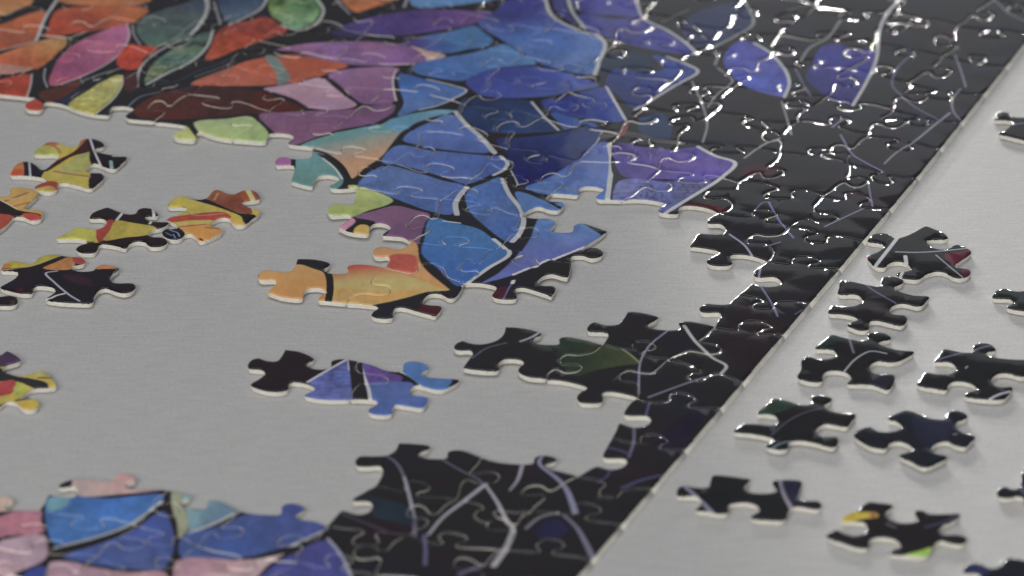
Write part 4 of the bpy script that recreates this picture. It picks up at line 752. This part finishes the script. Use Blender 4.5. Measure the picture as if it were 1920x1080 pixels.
loose("black piece with a pale curved line, touching the thin blue lined piece above it", BLK, y2,
 [(215, 235), (217, 212), (270, 170), (345, 120), (450, 145), (550, 165), (630, 165), (635, 112), (700, 100), (790, 110), (835, 150), (760, 172), (730, 187), (780, 215), (900, 245), (1020, 255), (970, 300), (880, 340), (800, 345), (730, 335), (670, 360), (660, 400), (705, 438), (850, 443), (862, 490), (800, 570), (700, 535), (600, 525), (472, 520), (500, 480), (480, 440), (400, 415), (310, 420), (275, 452), (265, 503), (180, 508), (65, 470), (95, 400), (100, 320), (150, 295), (250, 320), (350, 310), (380, 275), (345, 242)],
 RB, [('s', [(480, 140), (500, 210), (522, 275)], 14, (96, 96, 124)), ('s', [(445, 425), (530, 330), (640, 265), (700, 262), (790, 280)], 10, (145, 148, 168)), ('f', [(215, 225), (340, 110), (420, 150), (300, 220)], (36, 50, 46), 5), ('f', [(640, 470), (850, 450), (800, 560), (650, 520)], (40, 40, 56), 6)])
loose("black piece with blue lines, cut off by the right border at mid height", BLK, y2,
 [(1185, 340), (1188, 325), (1220, 280), (1260, 235), (1350, 250), (1430, 265), (1500, 258), (1500, 207), (1560, 187), (1640, 195), (1688, 245), (1625, 260), (1605, 280), (1680, 305), (1800, 320), (1920, 325), (2080, 335), (2050, 400), (1960, 450), (1890, 465), (1800, 440), (1710, 440), (1655, 480), (1662, 520), (1720, 548), (1820, 547), (1810, 590), (1740, 650), (1600, 650), (1430, 622), (1450, 592), (1528, 570), (1500, 530), (1420, 505), (1340, 505), (1300, 530), (1280, 572), (1180, 560), (1040, 527), (1070, 480), (1110, 427), (1200, 440), (1300, 440), (1358, 410), (1342, 362), (1290, 342)],
 RB, [('s', [(1180, 335), (1400, 275), (1540, 240), (1660, 205)], 16, (80, 90, 140)), ('s', [(1630, 655), (1700, 620), (1800, 590)], 20, (155, 155, 185)), ('s', [(1435, 400), (1450, 385)], 10, (130, 130, 150))])
loose("black piece with a green tinted corner and faint violet line, nearest the lower puzzle border", BLK, y3,
 [(230, 215), (232, 200), (290, 150), (345, 100), (450, 120), (540, 148), (612, 145), (620, 88), (700, 80), (768, 100), (755, 128), (712, 150), (750, 190), (850, 210), (938, 215), (910, 270), (870, 310), (800, 300), (720, 290), (665, 318), (655, 352), (695, 380), (810, 385), (780, 460), (650, 430), (540, 412), (462, 420), (450, 468), (380, 480), (290, 452), (320, 428), (348, 403), (305, 385), (180, 362), (60, 345), (100, 305), (140, 290), (220, 290), (340, 300), (374, 272), (360, 232), (300, 217)],
 RB, [('f', [(215, 210), (340, 90), (520, 140), (440, 190), (330, 220)], (38, 60, 50), 5), ('s', [(330, 375), (440, 280), (560, 215), (700, 175)], 9, (78, 68, 100)), ('s', [(340, 470), (390, 440), (460, 420)], 12, (90, 124, 150))])
loose("plain navy black piece with a pointed lower corner, right of the green tinted piece", BLK, y3,
 [(1170, 255), (1172, 238), (1220, 215), (1300, 187), (1400, 215), (1470, 245), (1575, 252), (1595, 205), (1640, 190), (1700, 195), (1745, 225), (1735, 248), (1672, 272), (1662, 310), (1710, 350), (1800, 380), (1770, 420), (1720, 458), (1650, 443), (1600, 417), (1530, 427), (1482, 465), (1505, 500), (1598, 525), (1540, 570), (1430, 605), (1340, 565), (1250, 517), (1290, 500), (1348, 475), (1320, 440), (1250, 417), (1185, 430), (1155, 468), (1060, 460), (980, 420), (922, 370), (970, 325), (1040, 307), (1100, 340), (1180, 345), (1258, 325), (1268, 300), (1222, 267)],
 (34, 37, 48), [('f', [(1350, 250), (1650, 280), (1500, 480), (1380, 400)], (38, 42, 64), 10), ('s', [(1640, 370), (1660, 368)], 10, (120, 120, 130))])
loose("black piece with one lilac stripe at each end, lowest along the puzzle border", BLK, y4,
 [(150, 345), (140, 315), (155, 270), (210, 247), (300, 265), (420, 265), (450, 210), (475, 155), (600, 160), (720, 175), (820, 190), (800, 220), (767, 260), (795, 303), (900, 320), (1030, 310), (1058, 285), (1022, 232), (1032, 202), (1100, 195), (1290, 205), (1280, 280), (1262, 372), (1340, 385), (1440, 387), (1478, 420), (1458, 458), (1400, 463), (1300, 445), (1222, 442), (1172, 480), (1135, 560), (1000, 568), (820, 542), (852, 507), (898, 480), (880, 432), (800, 407), (700, 407), (622, 427), (612, 498), (520, 508), (420, 487), (317, 474), (350, 430), (368, 392), (330, 352), (250, 345)],
 (36, 38, 42), [('s', [(190, 245), (330, 370), (460, 500)], 32, (118, 116, 160)), ('s', [(1088, 190), (1130, 340), (1195, 470)], 32, (135, 128, 158)), ('f', [(1110, 200), (1300, 200), (1260, 400), (1200, 420)], (44, 42, 66), 5)])
loose("black piece with a yellow knob and a green edge, near the bottom right", BLK, y5,
 [(240, 580), (240, 558), (290, 510), (380, 482), (430, 430), (475, 402), (580, 410), (708, 430), (695, 457), (642, 500), (680, 560), (760, 590), (860, 592), (938, 570), (912, 515), (915, 482), (980, 480), (1050, 510), (1180, 510), (1328, 510), (1280, 568), (1180, 610), (1135, 660), (1175, 700), (1300, 700), (1380, 722), (1388, 758), (1330, 788), (1240, 778), (1160, 755), (1110, 770), (1072, 820), (1015, 890), (850, 890), (662, 872), (700, 842), (778, 810), (740, 752), (650, 727), (550, 727), (492, 752), (480, 820), (400, 825), (250, 780), (92, 715), (130, 680), (200, 657), (260, 690), (340, 710), (430, 695), (470, 640), (442, 592), (350, 582)],
 (38, 36, 42), [('f', [(220, 590), (290, 495), (400, 500), (560, 510), (570, 545), (450, 560), (300, 590)], (176, 150, 36)), ('f', [(500, 510), (560, 515), (550, 550), (500, 545)], (150, 90, 60), 4), ('f', [(810, 890), (950, 855), (1080, 820), (1060, 900), (900, 905)], (122, 172, 54)), ('s', [(1320, 520), (1180, 590), (1000, 640)], 22, (62, 60, 108)), ('s', [(650, 610), (720, 640)], 22, (84, 84, 92))])
loose("black piece cut off by the right border near the top, with a blue line", BLK, y6,
 [(1585, 270), (1588, 240), (1605, 205), (1670, 182), (1740, 190), (1782, 233), (1900, 245), (2050, 215), (2100, 150), (2250, 170), (2350, 230), (2500, 240), (2560, 300), (2450, 380), (2550, 440), (2500, 520), (2300, 530), (2200, 560), (2150, 640), (2050, 620), (2060, 540), (1920, 500), (1750, 460), (1632, 425), (1700, 390), (1778, 312), (1755, 277)],
 (36, 32, 38), [('s', [(1790, 330), (1930, 315), (2200, 330)], 18, (84, 98, 144))])
loose("plain black piece cut off by the right border, level with the thin blue lined piece", BLK, y1,
 [(1628, 802), (1622, 765), (1660, 727), (1740, 712), (1800, 730), (1860, 740), (1920, 735), (2050, 720), (2080, 650), (2200, 660), (2350, 700), (2380, 760), (2300, 820), (2400, 870), (2350, 960), (2200, 970), (2100, 950), (1920, 930), (1800, 910), (1752, 890), (1800, 862), (1810, 832), (1770, 810)], (35, 42, 40))
loose("black piece showing just a knob at the right border, level with the lilac striped piece", BLK, y5,
 [(1662, 320), (1680, 277), (1740, 257), (1820, 283), (1868, 258), (1883, 190), (1900, 105), (2060, 130), (2200, 150), (2190, 250), (2260, 330), (2200, 430), (2050, 440), (1930, 430), (1915, 365), (1850, 347), (1760, 363), (1685, 352)],
 (34, 36, 42), [('s', [(1880, 270), (1920, 330)], 40, (66, 72, 100))])
loose("black piece cut off by the bottom right corner of the photo", BLK, y5,
 [(1358, 1052), (1362, 1015), (1385, 978), (1450, 962), (1530, 975), (1610, 1010), (1690, 990), (1730, 935), (1790, 912), (1920, 940), (2040, 960), (2060, 900), (2140, 905), (2160, 970), (2300, 1000), (2260, 1100), (2200, 1180), (2000, 1200), (1700, 1190), (1490, 1150), (1520, 1090), (1480, 1055)],
 (34, 37, 46), [('f', [(1370, 1060), (1450, 960), (1600, 1010), (1560, 1080)], (40, 46, 80), 6)])
for i, (label, group, P) in enumerate(LOOSE):
    o = piece("loose_piece", crom([ground(p) for p in P], True, 3), tilt=.22, seed=900 + i)
    o['label'] = label; o['category'] = "puzzle piece"; o['group'] = group

# ---- the two pieces already joined, lying apart in the gap
zi = (440, 620, 4.0)
L1 = [(534, 655), (565, 660), (590, 674), (577, 681), (578, 687), (595, 692), (613, 691), (620, 686), (621, 677), (635, 673), (652, 674), (671, 677)]
SEAM = [(671, 677), (668, 690), (676, 699), (700, 703), (722, 707), (728, 714), (716, 721), (690, 721), (672, 723), (662, 733), (657, 749)]
L2 = [(657, 749), (620, 750), (590, 747), (570, 741), (590, 729), (575, 720), (545, 717), (540, 731), (517, 735), (490, 731), (469, 721), (485, 710), (496, 700), (491, 694), (467, 691), (464, 683), (472, 674), (485, 671), (500, 676), (517, 677), (526, 669), (534, 655)]
R1p = [(671, 677), (700, 685), (727, 695), (752, 696), (757, 681), (770, 677), (797, 681), (804, 691), (791, 699), (800, 706), (832, 709), (862, 712), (850, 722), (825, 731), (802, 727), (782, 722), (770, 730), (774, 740), (802, 745), (802, 752), (792, 765), (765, 762), (742, 759), (737, 766), (735, 776), (715, 779), (692, 774), (691, 767), (704, 759), (706, 752), (682, 749), (657, 749)]
fill(L1[:-1] + SEAM[:-1] + L2[:-1], (42, 33, 41), tx=.3, k=4); fill(R1p[:-1] + SEAM[::-1][:-1], (40, 34, 42), k=4)
F2 = lambda p, c, **k: fill(zz(*zi, p), c, **k)
F2([(515, 500), (600, 430), (555, 390), (700, 300), (860, 215), (880, 350), (885, 530), (700, 530)], (84, 94, 168), tx=.7, streak=.6)
F2([(935, 225), (1060, 260), (1150, 300), (1260, 360), (1190, 410), (1000, 440), (960, 330)], (92, 66, 152), tx=.6)
F2([(990, 410), (1200, 385), (1370, 410), (1310, 480), (1470, 500), (1430, 600), (1180, 660), (980, 630), (1060, 550), (1015, 510)], (70, 98, 178), tx=.35)
F2([(1235, 310), (1280, 215), (1460, 220), (1460, 320), (1440, 335), (1625, 345), (1620, 400), (1540, 455), (1400, 425), (1290, 350)], (66, 112, 188), tx=.35)
stroke(zz(*zi, [(545, 390), (700, 298), (855, 212)]), 4, (180, 182, 196)); stroke(zz(*zi, [(930, 225), (965, 350), (1000, 440), (1015, 530)]), 5, (180, 180, 190))
stroke(zz(*zi, [(1245, 315), (1300, 360), (1385, 415), (1480, 450)]), 4, (190, 192, 200)); stroke(zz(*zi, [(855, 215), (862, 300)]), 5, (170, 172, 186)); stroke(zz(*zi, [(1165, 312), (1250, 335), (1360, 408)]), 7, (38, 34, 42))
stroke(zz(*zi, [(900, 220), (915, 350), (935, 520)]), 20, (40, 37, 45)); stroke(zz(*zi, [(1665, 350), (1700, 372)]), 8, (200, 198, 190))
isl = bpy.data.objects.new("joined_pieces", None); SC.collection.objects.link(isl); isl.empty_display_size = .02
isl['label'] = "two joined pieces, dark and blue with a black stripe, lying alone on the bare table"
isl['category'] = "puzzle pieces"
g = lambda P: crom([ground(p) for p in P], False, 4)
c0 = ground((660, 715)); isl.location = (c0[0], c0[1], 0)
for k, out in enumerate([g(L1)[:-1] + g(SEAM)[:-1] + g(L2)[:-1], g(R1p)[:-1] + g(SEAM)[::-1][:-1]]):
    o = piece("puzzle_piece", out, gap=.00004, tilt=.12, seed=70 + k)
    o.location.x -= c0[0]; o.location.y -= c0[1]; o.parent = isl

# ------------------------------------------------------------------ the painted sheet becomes the print
img = bpy.data.images.new("print_sheet", NX, NY, float_buffer=False)
img.colorspace_settings.name = 'sRGB'
a = np.clip(art, 0, 1)
a = np.where(a <= .0031308, a * 12.92, 1.055 * a ** (1 / 2.4) - .055).astype(np.float32)
px = np.ones((NY, NX, 4), dtype=np.float32); px[..., :3] = a
img.pixels.foreach_set(px.ravel()); img.update(); img.pack()
im.image = img
print("pieces in the puzzle:", len(present))
